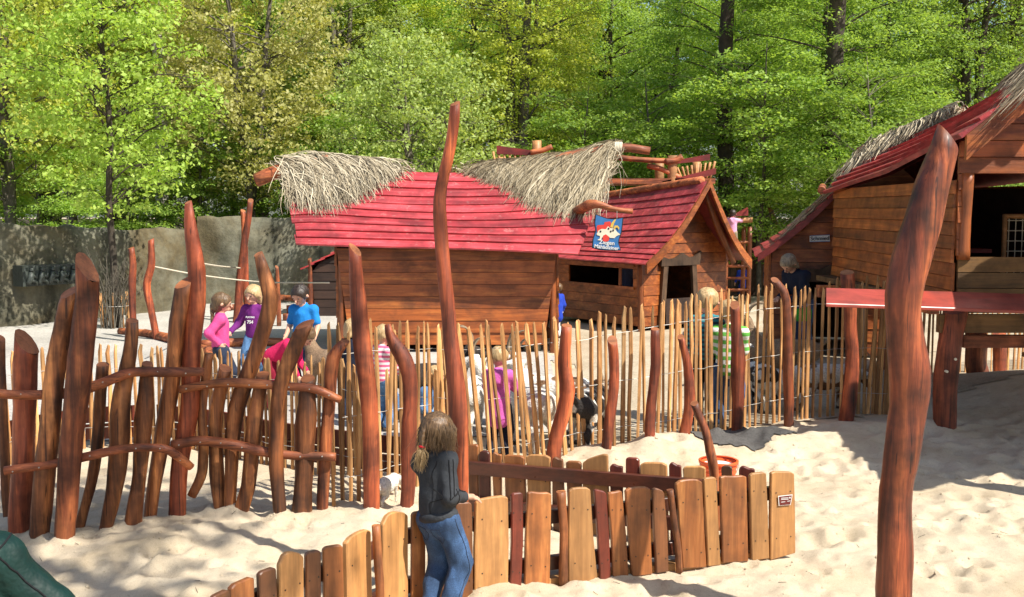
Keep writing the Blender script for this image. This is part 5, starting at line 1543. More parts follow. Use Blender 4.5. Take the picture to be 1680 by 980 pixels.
# open shelter right of the frame; only its shadow reaches the picture
h6 = Hut('open_shelter', 'open red-roofed shelter beyond the right edge of the photo', (6.75, 7.8, 0), (0, -1, 0), 2.4, 1.3, .0, [(0, 2.75), (1, 2.75)], [(0, 3.75), (1, 3.75)], (.3, .3), (.3, .3), .2, .05)
h6.roof(7, 'roof_y', seed=51)
for l in (.1, 2.3):
    for a in (-1.2, 1.2):
        member(h6, [(l, a, -.2), (l, a, 1.4), (l, a, 2.85)], .09, 'log_red', 'post', 3)
# ------------------------------------------------------------------ smooth bodies grown round a skeleton
def field(prims, vox, k=.02, pad=.05, carve=(), wr=0.0, wseed=0, wfreq=14.0):
    """prims: (a, b, ra, rb) tapered bones; smooth union sampled on a grid"""
    A = np.array([p[0] for p in prims] + [p[1] for p in prims], float)
    R = np.array([max(p[2], p[3]) for p in prims] * 2)
    lo = (A - R[:, None]).min(0) - pad; hi = (A + R[:, None]).max(0) + pad
    n = np.ceil((hi - lo) / vox).astype(int) + 1
    D = np.full(n, 1.0, np.float32)
    ax = [lo[i] + np.arange(n[i]) * vox for i in range(3)]
    for a, b, ra, rb in prims:
        a, b = np.array(a, float), np.array(b, float)
        m = max(ra, rb) + k + 3 * vox
        i0 = np.maximum(((np.minimum(a, b) - m - lo) / vox).astype(int), 0)
        i1 = np.minimum(((np.maximum(a, b) + m - lo) / vox).astype(int) + 2, n)
        X, Y, Z = np.meshgrid(*[ax[i][i0[i]:i1[i]] for i in range(3)], indexing='ij')
        ab = b - a; l2 = max(ab @ ab, 1e-9)
        t = np.clip(((X - a[0]) * ab[0] + (Y - a[1]) * ab[1] + (Z - a[2]) * ab[2]) / l2, 0, 1)
        d = np.sqrt((X - a[0] - t * ab[0]) ** 2 + (Y - a[1] - t * ab[1]) ** 2 + (Z - a[2] - t * ab[2]) ** 2) - (ra + (rb - ra) * t)
        sl = tuple(slice(i0[i], i1[i]) for i in range(3))
        o = D[sl]
        h = np.clip(.5 + .5 * (o - d) / k, 0, 1)
        D[sl] = o * (1 - h) + d * h - k * h * (1 - h)
    X, Y, Z = np.meshgrid(*ax, indexing='ij')
    if wr:
        mk = np.abs(D) < .04
        x, y, z = X[mk], Y[mk], Z[mk]
        D[mk] += wr * (vnoise(x * wfreq, y * wfreq, z * wfreq * .6, seed=wseed) + .6 * vnoise(x * wfreq * 2.2, y * wfreq * 2.2, z * wfreq * 1.3 + 3, seed=wseed + 1))
    for c in carve:
        if c[0] == 's':
            d = np.sqrt((X - c[1][0]) ** 2 + (Y - c[1][1]) ** 2 + (Z - c[1][2]) ** 2) - c[2]
            D = np.maximum(D, -d)
        else:                                     # half space: keep where (p - c1).c2 > 0
            d = (X - c[1][0]) * c[2][0] + (Y - c[1][1]) * c[2][1] + (Z - c[1][2]) * c[2][2]
            D = np.maximum(D, -d)
    return D, lo

def surfnet(D, lo, h):
    s = D < 0
    n = np.array(D.shape)
    cs = sum(s[i:n[0] - 1 + i, j:n[1] - 1 + j, k:n[2] - 1 + k].astype(np.int8) for i in (0, 1) for j in (0, 1) for k in (0, 1))
    idx = np.argwhere((cs > 0) & (cs < 8))
    vid = np.full(n - 1, -1, np.int64); vid[tuple(idx.T)] = np.arange(len(idx))
    off = np.array([(i, j, k) for i in (0, 1) for j in (0, 1) for k in (0, 1)])
    val = np.stack([D[tuple((idx + o).T)] for o in off], 1)
    acc = np.zeros((len(idx), 3)); cnt = np.zeros(len(idx))
    for a in range(8):
        for b in range(a + 1, 8):
            if np.abs(off[a] - off[b]).sum() != 1: continue
            va, vb = val[:, a], val[:, b]
            m = (va < 0) != (vb < 0)
            t = np.where(m, va / np.where(m, va - vb, 1), 0)
            acc += np.where(m[:, None], off[a] + t[:, None] * (off[b] - off[a]), 0); cnt += m
    V = lo + (idx + acc / np.maximum(cnt, 1)[:, None]) * h
    Q = []
    for ax in range(3):
        o1, o2 = [(1, 2), (2, 0), (0, 1)][ax]
        e = np.zeros(3, int); e[ax] = 1
        sh = n - e
        a = s[:sh[0], :sh[1], :sh[2]]; b = s[e[0]:, e[1]:, e[2]:]
        c = np.argwhere(a != b)
        c = c[(c[:, o1] > 0) & (c[:, o2] > 0) & (c[:, o1] < n[o1] - 1) & (c[:, o2] < n[o2] - 1)]
        flip = ~a[tuple(c.T)]
        d1 = np.zeros(3, int); d1[o1] = 1; d2 = np.zeros(3, int); d2[o2] = 1
        q = np.stack([vid[tuple((c - d1 - d2).T)], vid[tuple((c - d2).T)], vid[tuple(c.T)], vid[tuple((c - d1).T)]], 1)
        q[flip] = q[flip][:, ::-1]
        Q.append(q)
    Q = np.concatenate(Q)
    return V, Q[(Q >= 0).all(1)]
def blob(name, prims, vox, mat, parent=None, k=.02, carve=(), wr=0.0, wseed=0, wfreq=14.0, smooth_it=1):
    V, Q = surfnet(*field(prims, vox, k, carve=carve, wr=wr, wseed=wseed, wfreq=wfreq), vox)
    return link(name, mesh_np(name, V, Q, smooth=True), mat, parent)

# ------------------------------------------------------------------ cloth, skin, hair
M['skin'] = plain('skin', (.60, .33, .22), .5, .08, 20, spec=.35)
M['eye'] = plain('eye', (.02, .015, .012), .25, .1, 5)
M['lips'] = plain('lips', (.42, .13, .10), .5, .1, 20)
def cloth(name, c, rough=.85, noise=.14): 
    M[name] = plain(name, c, rough, noise, 60, .25, spec=.2); return M[name]
def denim(name, c):
    m, t, b = newmat(name)
    tc = N(t, 'ShaderNodeTexCoord')
    n1 = N(t, 'ShaderNodeTexNoise', Scale=7.0, Detail=4.0); n2 = N(t, 'ShaderNodeTexNoise', Scale=180.0, Detail=2.0)
    for n in (n1, n2): t.links.new(tc.outputs['Object'], n.inputs['Vector'])
    a = ramp(t, n1.outputs[0], [(.35, mulv(c, .6)), (.55, c), (.72, mulv(c, 1.9))])
    f = ramp(t, n2.outputs[0], [(.35, (.7,) * 3), (.65, (1.15,) * 3)])
    t.links.new(mix(t, 1.0, a, f, 'MULTIPLY'), b.inputs['Base Color']); b.inputs['Roughness'].default_value = .9
    bp = N(t, 'ShaderNodeBump', Strength=.3, Distance=.01); t.links.new(n2.outputs[0], bp.inputs['Height']); t.links.new(bp.outputs[0], b.inputs['Normal'])
    M[name] = m; return m
def stripes(name, a, c, period):
    m, t, b = newmat(name)
    tc = N(t, 'ShaderNodeTexCoord'); sx = N(t, 'ShaderNodeSeparateXYZ'); t.links.new(tc.outputs['Object'], sx.inputs[0])
    mu = N(t, 'ShaderNodeMath', operation='MULTIPLY'); mu.inputs[1].default_value = 1 / period; t.links.new(sx.outputs['Z'], mu.inputs[0])
    fr = N(t, 'ShaderNodeMath', operation='FRACT'); t.links.new(mu.outputs[0], fr.inputs[0])
    col = ramp(t, fr.outputs[0], [(.46, a), (.54, c)])
    t.links.new(col, b.inputs['Base Color']); b.inputs['Roughness'].default_value = .85
    M[name] = m; return m
def hairmat(name, a, c):
    m, t, b = newmat(name)
    tc = N(t, 'ShaderNodeTexCoord'); mp = N(t, 'ShaderNodeMapping'); mp.inputs['Scale'].default_value = (90, 90, 9)
    t.links.new(tc.outputs['Object'], mp.inputs['Vector'])
    n = N(t, 'ShaderNodeTexNoise', Scale=1.0, Detail=4.0); t.links.new(mp.outputs[0], n.inputs['Vector'])
    t.links.new(ramp(t, n.outputs[0], [(.3, a), (.7, c)]), b.inputs['Base Color']); b.inputs['Roughness'].default_value = .45
    bp = N(t, 'ShaderNodeBump', Strength=.6, Distance=.01); t.links.new(n.outputs[0], bp.inputs['Height']); t.links.new(bp.outputs[0], b.inputs['Normal'])
    M[name] = m; return m
hairmat('hair_brown', (.055, .03, .014), (.19, .11, .05)); hairmat('hair_dark', (.010, .007, .006), (.045, .028, .018))
hairmat('hair_blond', (.32, .20, .085), (.60, .43, .22)); hairmat('hair_grey', (.12, .085, .05), (.42, .33, .22)); hairmat('hair_ash', (.07, .042, .02), (.24, .145, .07))
denim('jeans', (.036, .082, .18)); denim('dark_jeans', (.016, .026, .055)); denim('light_jeans', (.10, .22, .42))
cloth('grey_fleece', (.040, .044, .050)); cloth('pink_fleece', (.62, .075, .24)); cloth('purple_shirt', (.16, .022, .17)); cloth('blue_polo', (.018, .21, .58)); cloth('red_top', (.60, .02, .10))
cloth('dark_red_cloth', (.22, .012, .03)); cloth('hoodie_pink', (.60, .12, .42)); cloth('navy', (.014, .018, .035)); cloth('black_cloth', (.012, .012, .014)); cloth('white_cloth', (.75, .74, .72))
M['green_jacket'] = plain('green_jacket', (.003, .026, .022), .6, .35, 7.0, 1.0, spec=.3); cloth('royal_blue', (.02, .055, .42)); cloth('light_pink', (.70, .35, .55)); cloth('grey_cloth', (.20, .20, .21)); cloth('beige_cloth', (.34, .27, .19)); cloth('bag_green', (.03, .34, .04))
cloth('shoe', (.10, .08, .07)); cloth('grey_blue', (.10, .13, .24)); cloth('red_tie', (.5, .02, .03))
stripes('teal_stripes', (.02, .20, .23), (.012, .035, .06), .052); stripes('green_stripes', (.12, .42, .06), (.72, .72, .66), .085); stripes('pink_stripes', (.70, .12, .24), (.75, .66, .66), .05)

def V3(*a): return Vector(a)
def ik(a, t, l1, l2, hint):
    """two-bone limb from a to t, bending towards hint"""
    d = t - a; L = d.length
    if L > (l1 + l2) * .995:
        t = a + d.normalized() * (l1 + l2) * .995; d = t - a; L = d.length
    x = (l1 * l1 - l2 * l2 + L * L) / (2 * L); y = math.sqrt(max(0, l1 * l1 - x * x))
    u = d.normalized(); hnt = (hint - u * hint.dot(u))
    hnt = hnt.normalized() if hnt.length > 1e-6 else Vector((0, 1, 0))
    return a + u * x + hnt * y, t

def person(label, x, y, z, face, h, top, bottom, hair, style='short', lean=0.0, side=0.0, hip=None, hands=(None, None), feet=None, head=(0, 0), vox=.013, sleeves=True, bulk=1.0, adult=False, group=None,
           hood=False, world_hands=False, hdir=None, hscale=1.0, wrk=1.0, coat=False, bend_hint=None, short_hem=0.0):
    """head = (pitch down, turn); hands = targets in the body's own frame (facing -Y), x<0 is the person's right"""
    rz = face
    Rz = Matrix.Rotation(rz, 3, 'Z'); Ri = Rz.transposed()
    O = Vector((x, y, z))
    hr = (.066 if adult else .078) * h * hscale
    hz = h * (.52 if adult else .49) if hip is None else hip
    P = V3(0, 0, hz)
    sp = V3(math.sin(side), -math.sin(lean), math.cos(lean) * math.cos(side)).normalized()
    xr = V3(1, 0, 0); xr = (xr - sp * xr.dot(sp)).normalized()
    fw = xr.cross(sp) * -1.0
    if fw.y > 0 and lean < 1.2: fw = -fw
    nb = P + sp * h * (.305 if adult else .295)
    sw = h * (.112 if adult else .098) * bulk
    sh = {s: nb - sp * .022 * h + xr * s * sw for s in (-1, 1)}
    hp = {s: P + xr * s * .052 * h - sp * .01 * h for s in (-1, 1)}
    ua, fa = .165 * h, .145 * h
    joints = {}
    for i, s in enumerate((-1, 1)):
        t = hands[i]
        if t is None: t = sh[s] + V3(s * .055 * h, -.04 * h, -.29 * h)
        elif world_hands: t = Ri @ (Vector(t) - O)
        else: t = Vector(t)
        el, wr_ = ik(sh[s], t, ua, fa, (V3(s * .35, .9, -.35) if bend_hint is None else Vector(bend_hint)))
        joints[s] = (sh[s], el, wr_)
    ft = feet or [(-.06 * h, .0), (.06 * h, .02)]
    legs = {}
    for i, s in enumerate((-1, 1)):
        an = V3(ft[i][0], ft[i][1], .045 * h + (ft[i][2] if len(ft[i]) > 2 else 0))
        kn, an2 = ik(hp[s], an, .243 * h, .24 * h, V3(s * .15, -1, 0.1))
        legs[s] = (hp[s], kn, an2)
    pit, turn = head
    hf = Matrix.Rotation(turn, 3, 'Z') @ V3(0, -math.cos(pit), -math.sin(pit))
    hx = Matrix.Rotation(turn, 3, 'Z') @ V3(1, 0, 0)
    hu = hx.cross(hf); hu = hu if hu.z > 0 else -hu
    ns = (sp + hu * .8).normalized()
    hc = nb + ns * .045 * h + hu * hr * 1.12
    # ---- body, one continuous skin
    B = [(P, nb - sp * .08 * h, .066 * h * bulk, .072 * h * bulk), (nb - sp * .03 * h, hc - hu * hr * .5, .036 * h, .034 * h), (sh[-1], sh[1], .042 * h, .042 * h),
         (hc + hu * hr * .22 - hf * hr * .12, hc + hu * hr * .18 + hf * hr * .12, hr * .98, hr * .94), (hc - hu * hr * .45 + hf * hr * .25, hc - hu * hr * .55 + hf * hr * .38, hr * .66, hr * .48),
         (hc + hf * hr * 1.02 - hu * hr * .02, hc + hf * hr * 1.22 - hu * hr * .24, hr * .09, hr * .15), (hc + hf * hr * .9 - hu * hr * .62, hc + hf * hr * .95 - hu * hr * .6, hr * .2, hr * .2)]
    for s in (-1, 1):
        B.append((hc + hx * s * hr * .95 - hu * hr * .05, hc + hx * s * hr * 1.06 - hu * hr * .2 - hf * hr * .06, hr * .2, hr * .13))
        a, e, w = joints[s]
        B += [(a, e, .033 * h, .027 * h), (e, w, .027 * h, .019 * h)]
        k, kn, an = legs[s]
        B += [(k, kn, .058 * h, .042 * h), (kn, an, .042 * h, .026 * h), (an, an + V3(s * .012, -.10 * h, -.028 * h), .026 * h, .02 * h)]
        # hand: palm, four fingers, thumb
        d = (w - e).normalized()
        if hdir and s in hdir: d = (Ri @ Vector(hdir[s])).normalized()
        pn = V3(-s, 0, 0) if abs(d.z) > .6 else V3(0, 0, -1)
        pn = (pn - d * pn.dot(d)).normalized(); ac = d.cross(pn)
        if ac.dot(V3(0, -1, 0)) < 0: ac = -ac
        g = .105 * h if not adult else .098 * h
        fr = max(.0062, .0062 * h / 1.2)
        kn0 = w + d * g * .48
        B += [(w, kn0 + ac * g * .14, .016 * h, .013 * h), (w, kn0 - ac * g * .14, .015 * h, .012 * h)]
        for q, ln in ((-.27, .38), (-.09, .46), (.09, .5), (.27, .44)):
            b0 = kn0 + ac * g * q
            b1 = b0 + d * g * ln * .55 + pn * g * ln * .15; b2 = b1 + d * g * ln * .32 + pn * g * ln * .35
            B += [(b0, b1, fr * 1.1, fr), (b1, b2, fr, fr * .8)]
        t0 = w + d * g * .16 + ac * g * .22
        B += [(t0, t0 + d * g * .22 + ac * g * .2 + pn * g * .05, fr * 1.25, fr * 1.1), (t0 + d * g * .22 + ac * g * .2 + pn * g * .05, t0 + d * g * .42 + ac * g * .22 + pn * g * .12, fr * 1.1, fr * .85)]
    body = blob('person', B, vox, M['skin'], None, k=.012)
    tag(body, label, 'person', group)
    body.location = O; body.rotation_euler = (0, 0, rz)
    # ---- clothing
    ci = .012 * h ** .5
    Tp = [(P + sp * (.02 - short_hem) * h, nb - sp * .07 * h, .084 * h * bulk, .080 * h * bulk), (P + sp * (.02 - short_hem) * h + xr * .035 * h, nb - sp * .08 * h + xr * .042 * h, .066 * h * bulk, .063 * h * bulk), (P + sp * (.02 - short_hem) * h - xr * .035 * h, nb - sp * .08 * h - xr * .042 * h, .066 * h * bulk, .063 * h * bulk), (sh[-1], sh[1], .050 * h, .050 * h), (nb - sp * .02 * h, nb + sp * .012 * h, .052 * h, .046 * h)]
    for s in (-1, 1):
        a, e, w = joints[s]
        if sleeves: Tp += [(a, e, .049 * h * bulk, .040 * h), (e, e.lerp(w, .90), .040 * h, .029 * h)]
        else: Tp += [(a, a.lerp(e, .70), .043 * h, .041 * h)]
    if coat:
        Tp.append((P - sp * .10 * h, P + sp * .1 * h, .105 * h, .085 * h))
    if hood:
        Tp += [(nb + sp * .005 * h - fw * .06 * h + xr * .04 * h, nb - sp * .06 * h - fw * .085 * h, .045 * h, .03 * h), (nb + sp * .005 * h - fw * .06 * h - xr * .04 * h, nb - sp * .06 * h - fw * .085 * h, .045 * h, .03 * h)]
    blob('top', Tp, vox, M[top], body, k=.03, wr=.0055 * wrk, wseed=int(abs(x * 10)), wfreq=15 / wrk ** .5)
    Tr = [(P + sp * .015 * h, P - V3(0, 0, .02 * h), .078 * h, .078 * h)]
    for s in (-1, 1):
        k, kn, an = legs[s]
        Tr += [(k, kn, .068 * h, .054 * h), (kn, kn.lerp(an, .95), .054 * h, .045 * h)]
    blob('trousers', Tr, vox, M[bottom], body, k=.022, wr=.006 * wrk, wseed=3, wfreq=18 / wrk ** .5)
    for s in (-1, 1):
        k, kn, an = legs[s]
        dirn = V3(s * .1, -1, 0).normalized()
        blob('shoe', [(an + V3(0, .02, -.018 * h), an + dirn * .10 * h + V3(0, 0, -.020 * h), .030 * h, .026 * h)], max(vox * .8, .008), M['shoe'], body, k=.01)
    # ---- face
    for s in (-1, 1):
        e = hc + hf * hr * 1.0 + hx * s * hr * .38 + hu * hr * .12
        b = MB().tube([e - hf * hr * .08, e + hf * hr * .05], [hr * .115, hr * .06], 8)
        link('eye', _me(b), M['eye'], body)
    b = MB().tube([hc + hf * hr * (1.08 - .06 * abs(q)) + hx * q * hr * .24 - hu * hr * .46 for q in (-1, 0, 1)], [hr * .035, hr * .06, hr * .035], 6)
    link('mouth', _me(b), M['lips'], body)
    # ---- hair
    Hp = [(hc + hu * hr * .30 - hf * hr * .16, hc + hu * hr * .26 + hf * hr * .10, hr * 1.10, hr * 1.02)]
    carve = [('s', hc + hf * hr * 1.15 - hu * hr * .42, hr * 1.02)]
    if style in ('bob', 'long', 'pony', 'braid', 'tail'):
        Hp += [(hc - hf * hr * .35 + hu * hr * .2, hc - hf * hr * .40 - hu * hr * (.5 if style != 'pony' else .2), hr * .95, hr * .75)]
    if style in ('bob', 'long'):
        ln = 1.0 if style == 'bob' else 1.9
        for s in (-1, 1):
            Hp += [(hc + hx * s * hr * .75 - hf * hr * .2, hc + hx * s * hr * .72 - hf * hr * .3 - hu * hr * ln, hr * .42, hr * .28)]
        Hp += [(hc - hf * hr * .6, hc - hf * hr * .8 - hu * hr * ln, hr * .65, hr * .4)]
    if style == 'braid':
        p0 = hc - hf * hr * 1.0 - hu * hr * .5
        for q in range(9):
            f0 = q / 9
            c_ = p0 + V3(0, 0, -1) * f0 * h * .22 - hf * hr * .12 + hx * hr * .10 * (-1) ** q
            Hp.append((c_, c_ + V3(0, 0, -.02 * h), hr * (.24 - .12 * f0), hr * (.22 - .12 * f0)))
    if style == 'pony':
        p0 = hc - hf * hr * 1.05 + hu * hr * .1
        Hp += [(p0, p0 - hf * hr * .4 - V3(0, 0, hr * .5), hr * .3, hr * .35), (p0 - hf * hr * .4 - V3(0, 0, hr * .5), p0 - hf * hr * .35 - V3(0, 0, hr * 1.9), hr * .35, hr * .12)]
    blob('hair', Hp, max(vox * .75, .006), M[hair], body, k=hr * .22, carve=carve, wr=.005 if style != 'tail' else .002, wseed=8, wfreq=30)
    return body, dict(hc=hc, hr=hr, hf=hf, hu=hu, hx=hx, nb=nb, P=P, sp=sp, fw=fw, joints=joints, O=O, Rz=Rz, legs=legs)
def _me(b):
    me = bpy.data.meshes.new('m'); me.from_pydata([tuple(v) for v in b.v], [], b.f)
    for p in me.polygons: p.use_smooth = True
    me.update(); return me
from mathutils.bvhtree import BVHTree
def on_surface(obj, pts, r_, mat, nm, parent, lift=.001):
    """a seam laid on the surface of a garment along the given points"""
    me = obj.data
    tr = BVHTree.FromPolygons([v.co[:] for v in me.vertices], [p.vertices[:] for p in me.polygons])
    Q, _ = spline([Vector(p) for p in pts], [1] * len(pts), 22)
    out = []
    for q in Q:
        loc, nn, _, _ = tr.find_nearest(q)
        if loc is not None: out.append(loc + nn * lift)
    return link(nm, _me(MB().tube(out, r_, 5)), mat, parent)
def facing(fx, fy): return math.atan2(fx, -fy)

# ---- girl in the foreground, hand on the planks
gx_, gy_ = PX(716, 6.06), 6.06
girl, gj = person('girl with messy brown braid in dark grey fleece jacket, hand on the sandbox planks', gx_, gy_, GZ(gx_, gy_), facing(.62, .78), 1.185, 'grey_fleece', 'jeans', 'hair_brown', 'tail', lean=.06, side=.13,
      hdir={-1: (1, .25, -.12)}, hands=(AT(760, 815, 6.12), AT(742, 822, 6.33)), world_hands=True, feet=[(-.10, .03), (.03, .07)], head=(.25, -.15), vox=.0068, bulk=.90, hscale=.92, bend_hint=(-.35, .35, -1), wrk=1.6)
def girl_details():
    hc, hr, hf, hu, hx, nb = [gj[k] for k in ('hc', 'hr', 'hf', 'hu', 'hx', 'nb')]
    r = random.Random(5); b = MB()
    for i in range(950):                       # loose strands over the hair
        a = r.uniform(-2.6, 2.6); 
        d = (-hf * math.cos(a) + hx * math.sin(a)).normalized()
        p0 = hc + hu * hr * r.uniform(.75, 1.3) + d * hr * r.uniform(.05, .55)
        p1 = hc + d * hr * r.uniform(1.08, 1.28) + hu * hr * r.uniform(.1, .45)
        p2 = hc + d * hr * r.uniform(.75, 1.3) - hu * hr * r.uniform(.4, .95) + V3(r.gauss(0, .008), r.gauss(0, .008), 0)
        p3 = p2 + V3(r.gauss(0, .02), r.gauss(0, .02), -hr * r.uniform(.1, .9))
        w = r.uniform(.0008, .0016)
        b.tube([p0, p1, p2, p3], [w, w, w * .8, w * .3], 3, cap=False, rings=7)
    o = link('hair_strands', _me(b), M['hair_ash'], girl); o['kind'] = 'stuff'
    # braid down the back of the head with a red tie and a light tuft
    c0 = hc - hf * hr * 1.05 + hu * hr * .75
    c1 = hc - hf * hr * 1.32 - hu * hr * .2
    c2 = hc - hf * hr * 1.25 - hu * hr * 1.15 - hx * hr * .12
    prim = []
    for q in range(12):
        f = q / 11
        c = (c0.lerp(c1, f * 2) if f < .5 else c1.lerp(c2, f * 2 - 1)) + hx * hr * .10 * (-1) ** q
        prim.append((c, c + (c2 - c0).normalized() * .012, hr * (.20 - .07 * f), hr * (.17 - .07 * f)))
    blob('braid', prim, .005, M['hair_brown'], girl, k=.006)
    tq = [c2 + (hx * math.cos(a) - hf * math.sin(a)) * hr * .15 for a in np.linspace(0, 6.283, 13)]
    link('hair_tie', _me(MB().tube(tq, .007, 6)), M['red_tie'], girl)
    b = MB()
    for i in range(150):
        e = c2 + V3(r.gauss(0, .022), r.gauss(0, .018), -r.uniform(.08, .15)) - hf * .02
        b.tube([c2, c2.lerp(e, .5) + V3(r.gauss(0, .014), r.gauss(0, .014), 0), e], [.002, .0022, .0006], 3, cap=False, rings=5)
    o = link('braid_tuft', _me(b), M['hair_blond'], girl); o['kind'] = 'stuff'
    # jacket hem, cuffs, seams and jeans pocket
    P, sp = gj['P'], gj['sp']
    ring = [P + sp * .012 + V3(.098 * math.cos(a), .070 * math.sin(a), -.022 * math.cos(a)) for a in np.linspace(0, 6.283, 25)]
    blob('hem', [(p, q, .030, .030) for p, q in zip(ring, ring[1:])], .007, M['grey_fleece'], girl, k=.01)
    col = [nb + V3(.055 * math.cos(a), .05 * math.sin(a), .018) for a in np.linspace(0, 6.283, 17)]
    blob('collar', [(p, q, .017, .017) for p, q in zip(col, col[1:])], .006, M['grey_fleece'], girl, k=.008)
    on = lambda obj, pts, r_, mat, nm: on_surface(obj, pts, r_, mat, nm, girl)
    parts = {c.name.split('.')[0]: c for c in girl.children}
    tp, tr_ = parts['top'], parts['trousers']
    a, e, w = gj['joints'][-1]
    z0 = P.z
    on(tp, [a + V3(-.05, .05, .03), a.lerp(e, .5) + V3(-.06, .06, 0), e + V3(-.06, .06, 0), e.lerp(w, .5) + V3(-.04, .05, .05), w + V3(-.02, .02, .05)], .0032, M['black_cloth'], 'sleeve_seam')
    on(tp, [a + V3(-.06, .02, .03), a.lerp(e, .5) + V3(-.08, .03, 0), e + V3(-.08, .03, .02), e.lerp(w, .5) + V3(-.05, .02, .06), w + V3(-.03, .0, .05)], .0032, M['black_cloth'], 'sleeve_seam')
    on(tp, [V3(-.2, .02, z0 + .22), V3(-.2, .0, z0 + .14), V3(-.2, -.02, z0 + .06)], .0030, M['black_cloth'], 'pocket_seam')
    on(tp, [a + V3(.03, .09, .02), V3(-.06, .2, z0 + .2), V3(-.07, .2, z0 + .03)], .0022, M['black_cloth'], 'back_seam')
    for sx in (-1, 1):
        cx_ = sx * .062
        on(tr_, [V3(cx_ - .034, .11, z0 - .06), V3(cx_ + .034, .11, z0 - .06), V3(cx_ + .034, .105, z0 - .13), V3(cx_, .10, z0 - .155), V3(cx_ - .034, .105, z0 - .13), V3(cx_ - .034, .11, z0 - .06)], .0016, M['dark_jeans'], 'jeans_pocket')
    k_, kn_, an_ = gj['legs'][-1]
    on(tr_, [k_ + V3(-.12, .02, .04), kn_ + V3(-.12, .02, 0), an_ + V3(-.1, .02, .05)], .0022, M['dark_jeans'], 'jeans_seam')
    up = V3(0, 0, 1)
    for off in ():
        pts = [a + up * .048 - V3(0, off * 1.2, 0), a.lerp(e, .5) + V3(-.047, .012 + off, .012), e + V3(-.03, .03 + off, .03) , e.lerp(w, .5) + up * .042 + V3(0, off, 0), e.lerp(w, .9) + up * .038 + V3(0, off, 0)]
        link('sleeve_piping', _me(MB().tube(pts, .0028, 5, rings=16)), M['black_cloth'], girl)
girl_details()

person('girl in pink fleece with a long braid on the plaza', *G(364, 655).xy, .01, facing(.93, .25), 1.31, 'pink_fleece', 'dark_jeans', 'hair_brown', 'braid', hands=((-.14, .02, .70), (.16, .04, .66)), head=(.2, 0), vox=.011)
pg, pj = person('blond girl in purple printed top facing the pink girl', *G(421, 632).xy, .01, facing(-.25, -.97), 1.33, 'purple_shirt', 'light_jeans', 'hair_blond', 'bob', hands=((-.30, -.14, .72), (.12, -.14, .66)), head=(.2, -.2), vox=.011)
tm = text_mesh('754', .06, .002, .002); tm.materials.clear(); tm.materials.append(M['white_cloth'])
o = link('shirt_print', tm, None, pg, Vector((-.01, -.128, .86))); o.rotation_euler = (math.pi / 2 - .12, 0, 0)
tm = text_mesh('PLAYING', .032, .002, .001); tm.materials.clear(); tm.materials.append(M['white_cloth'])
o = link('shirt_print', tm, None, pg, Vector((-.01, -.124, .925))); o.rotation_euler = (math.pi / 2 - .12, 0, 0)
person('boy in bright blue polo shirt looking down at the goats', *G(500, 640).xy, .01, facing(-.2, -.98), 1.38, 'blue_polo', 'dark_jeans', 'hair_dark', 'short', hands=((-.2, -.12, .72), (.21, -.16, .70)), head=(.5, -.2), vox=.011, sleeves=False)
person('child in crimson top bending over a goat', *G(446, 672).xy, .01, facing(.95, -.3), 1.25, 'red_top', 'dark_red_cloth', 'hair_brown', 'bob', lean=1.05, hands=((-.12, -.42, .42), (.12, -.40, .45)), head=(.9, .2), vox=.012)
person('blond child in pink striped top behind the picket fence', *G(628, 708).xy, .01, facing(.6, .7), 1.12, 'pink_stripes', 'light_jeans', 'hair_blond', 'short', head=(.3, 0), hands=((-.1, -.22, .55), (.1, -.22, .55)), vox=.013)
person('blond child in dark top behind the thick straight red post', *G(578, 690).xy, .01, facing(.3, .9), 1.12, 'navy', 'dark_jeans', 'hair_blond', 'bob', head=(.3, 0), vox=.014)
person('small child in light blue crouching behind the tallest thin post', *G(692, 722).xy, .01, facing(.7, -.5), 1.05, 'light_jeans', 'grey_cloth', 'hair_blond', 'bob', hip=.26, lean=.45, hands=((-.12, -.3, .3), (.12, -.3, .32)), feet=[(-.08, -.1), (.08, -.06)], head=(.4, 0), vox=.013)
person('toddler in pink hoodie seen from behind through the pickets', *G(818, 757).xy, .01, facing(.15, .98), 1.06, 'hoodie_pink', 'navy', 'hair_blond', 'short', hands=((-.16, -.26, .58), (.14, -.28, .55)), head=(.3, 0), vox=.011, hood=True, coat=True)
person('child in teal and navy striped top at the fence', *G(1158, 697).xy, .01, facing(.1, .99), 1.48, 'teal_stripes', 'black_cloth', 'hair_blond', 'short', head=(.35, 0), hands=((-.12, -.25, .9), (.12, -.25, .9)), vox=.013)
person('child in green and white striped top beside the teal striped child', *G(1194, 706).xy, .01, facing(.25, .95), 1.38, 'green_stripes', 'jeans', 'hair_blond', 'short', head=(.45, 0), hands=((-.12, -.28, .75), (.12, -.28, .75)), vox=.013, short_hem=.03)
ad, aj = person('grey-blond adult in dark jacket leaning forward by the smith hut', *G(1318, 590).xy, .01, facing(-.8, -.45), 1.72, 'navy', 'jeans', 'hair_grey', 'bob', lean=.42, hands=((-.14, -.42, .98), (.12, -.44, .95)), head=(.85, 0), vox=.014, adult=True)
p = Ri_ = Vector((aj['P'].x + .16, aj['P'].y - .1, aj['P'].z - .12))
blob('shoulder_bag', [(p, p + V3(0, -.16, 0), .07, .06), (p + V3(0, 0, -.08), p + V3(0, -.16, -.09), .07, .065)], .014, M['bag_green'], ad, k=.03)
person('small child in royal blue coat walking away on the far path', *G(1217, 493).xy, .01, facing(-.2, .98), .96, 'royal_blue', 'dark_jeans', 'hair_dark', 'short', vox=.02, coat=True, hands=((-.22, -.05, .42), (.22, .03, .42)))
person('far child in pink top and blue skirt reaching up to a cord', *G(1246, 468).xy, .01, facing(.1, .99), 1.12, 'red_top', 'dark_jeans', 'hair_brown', 'bob', vox=.02, hands=((-.16, -.1, 1.1), (.16, -.1, 1.1)), bend_hint=(0, .6, -.5))
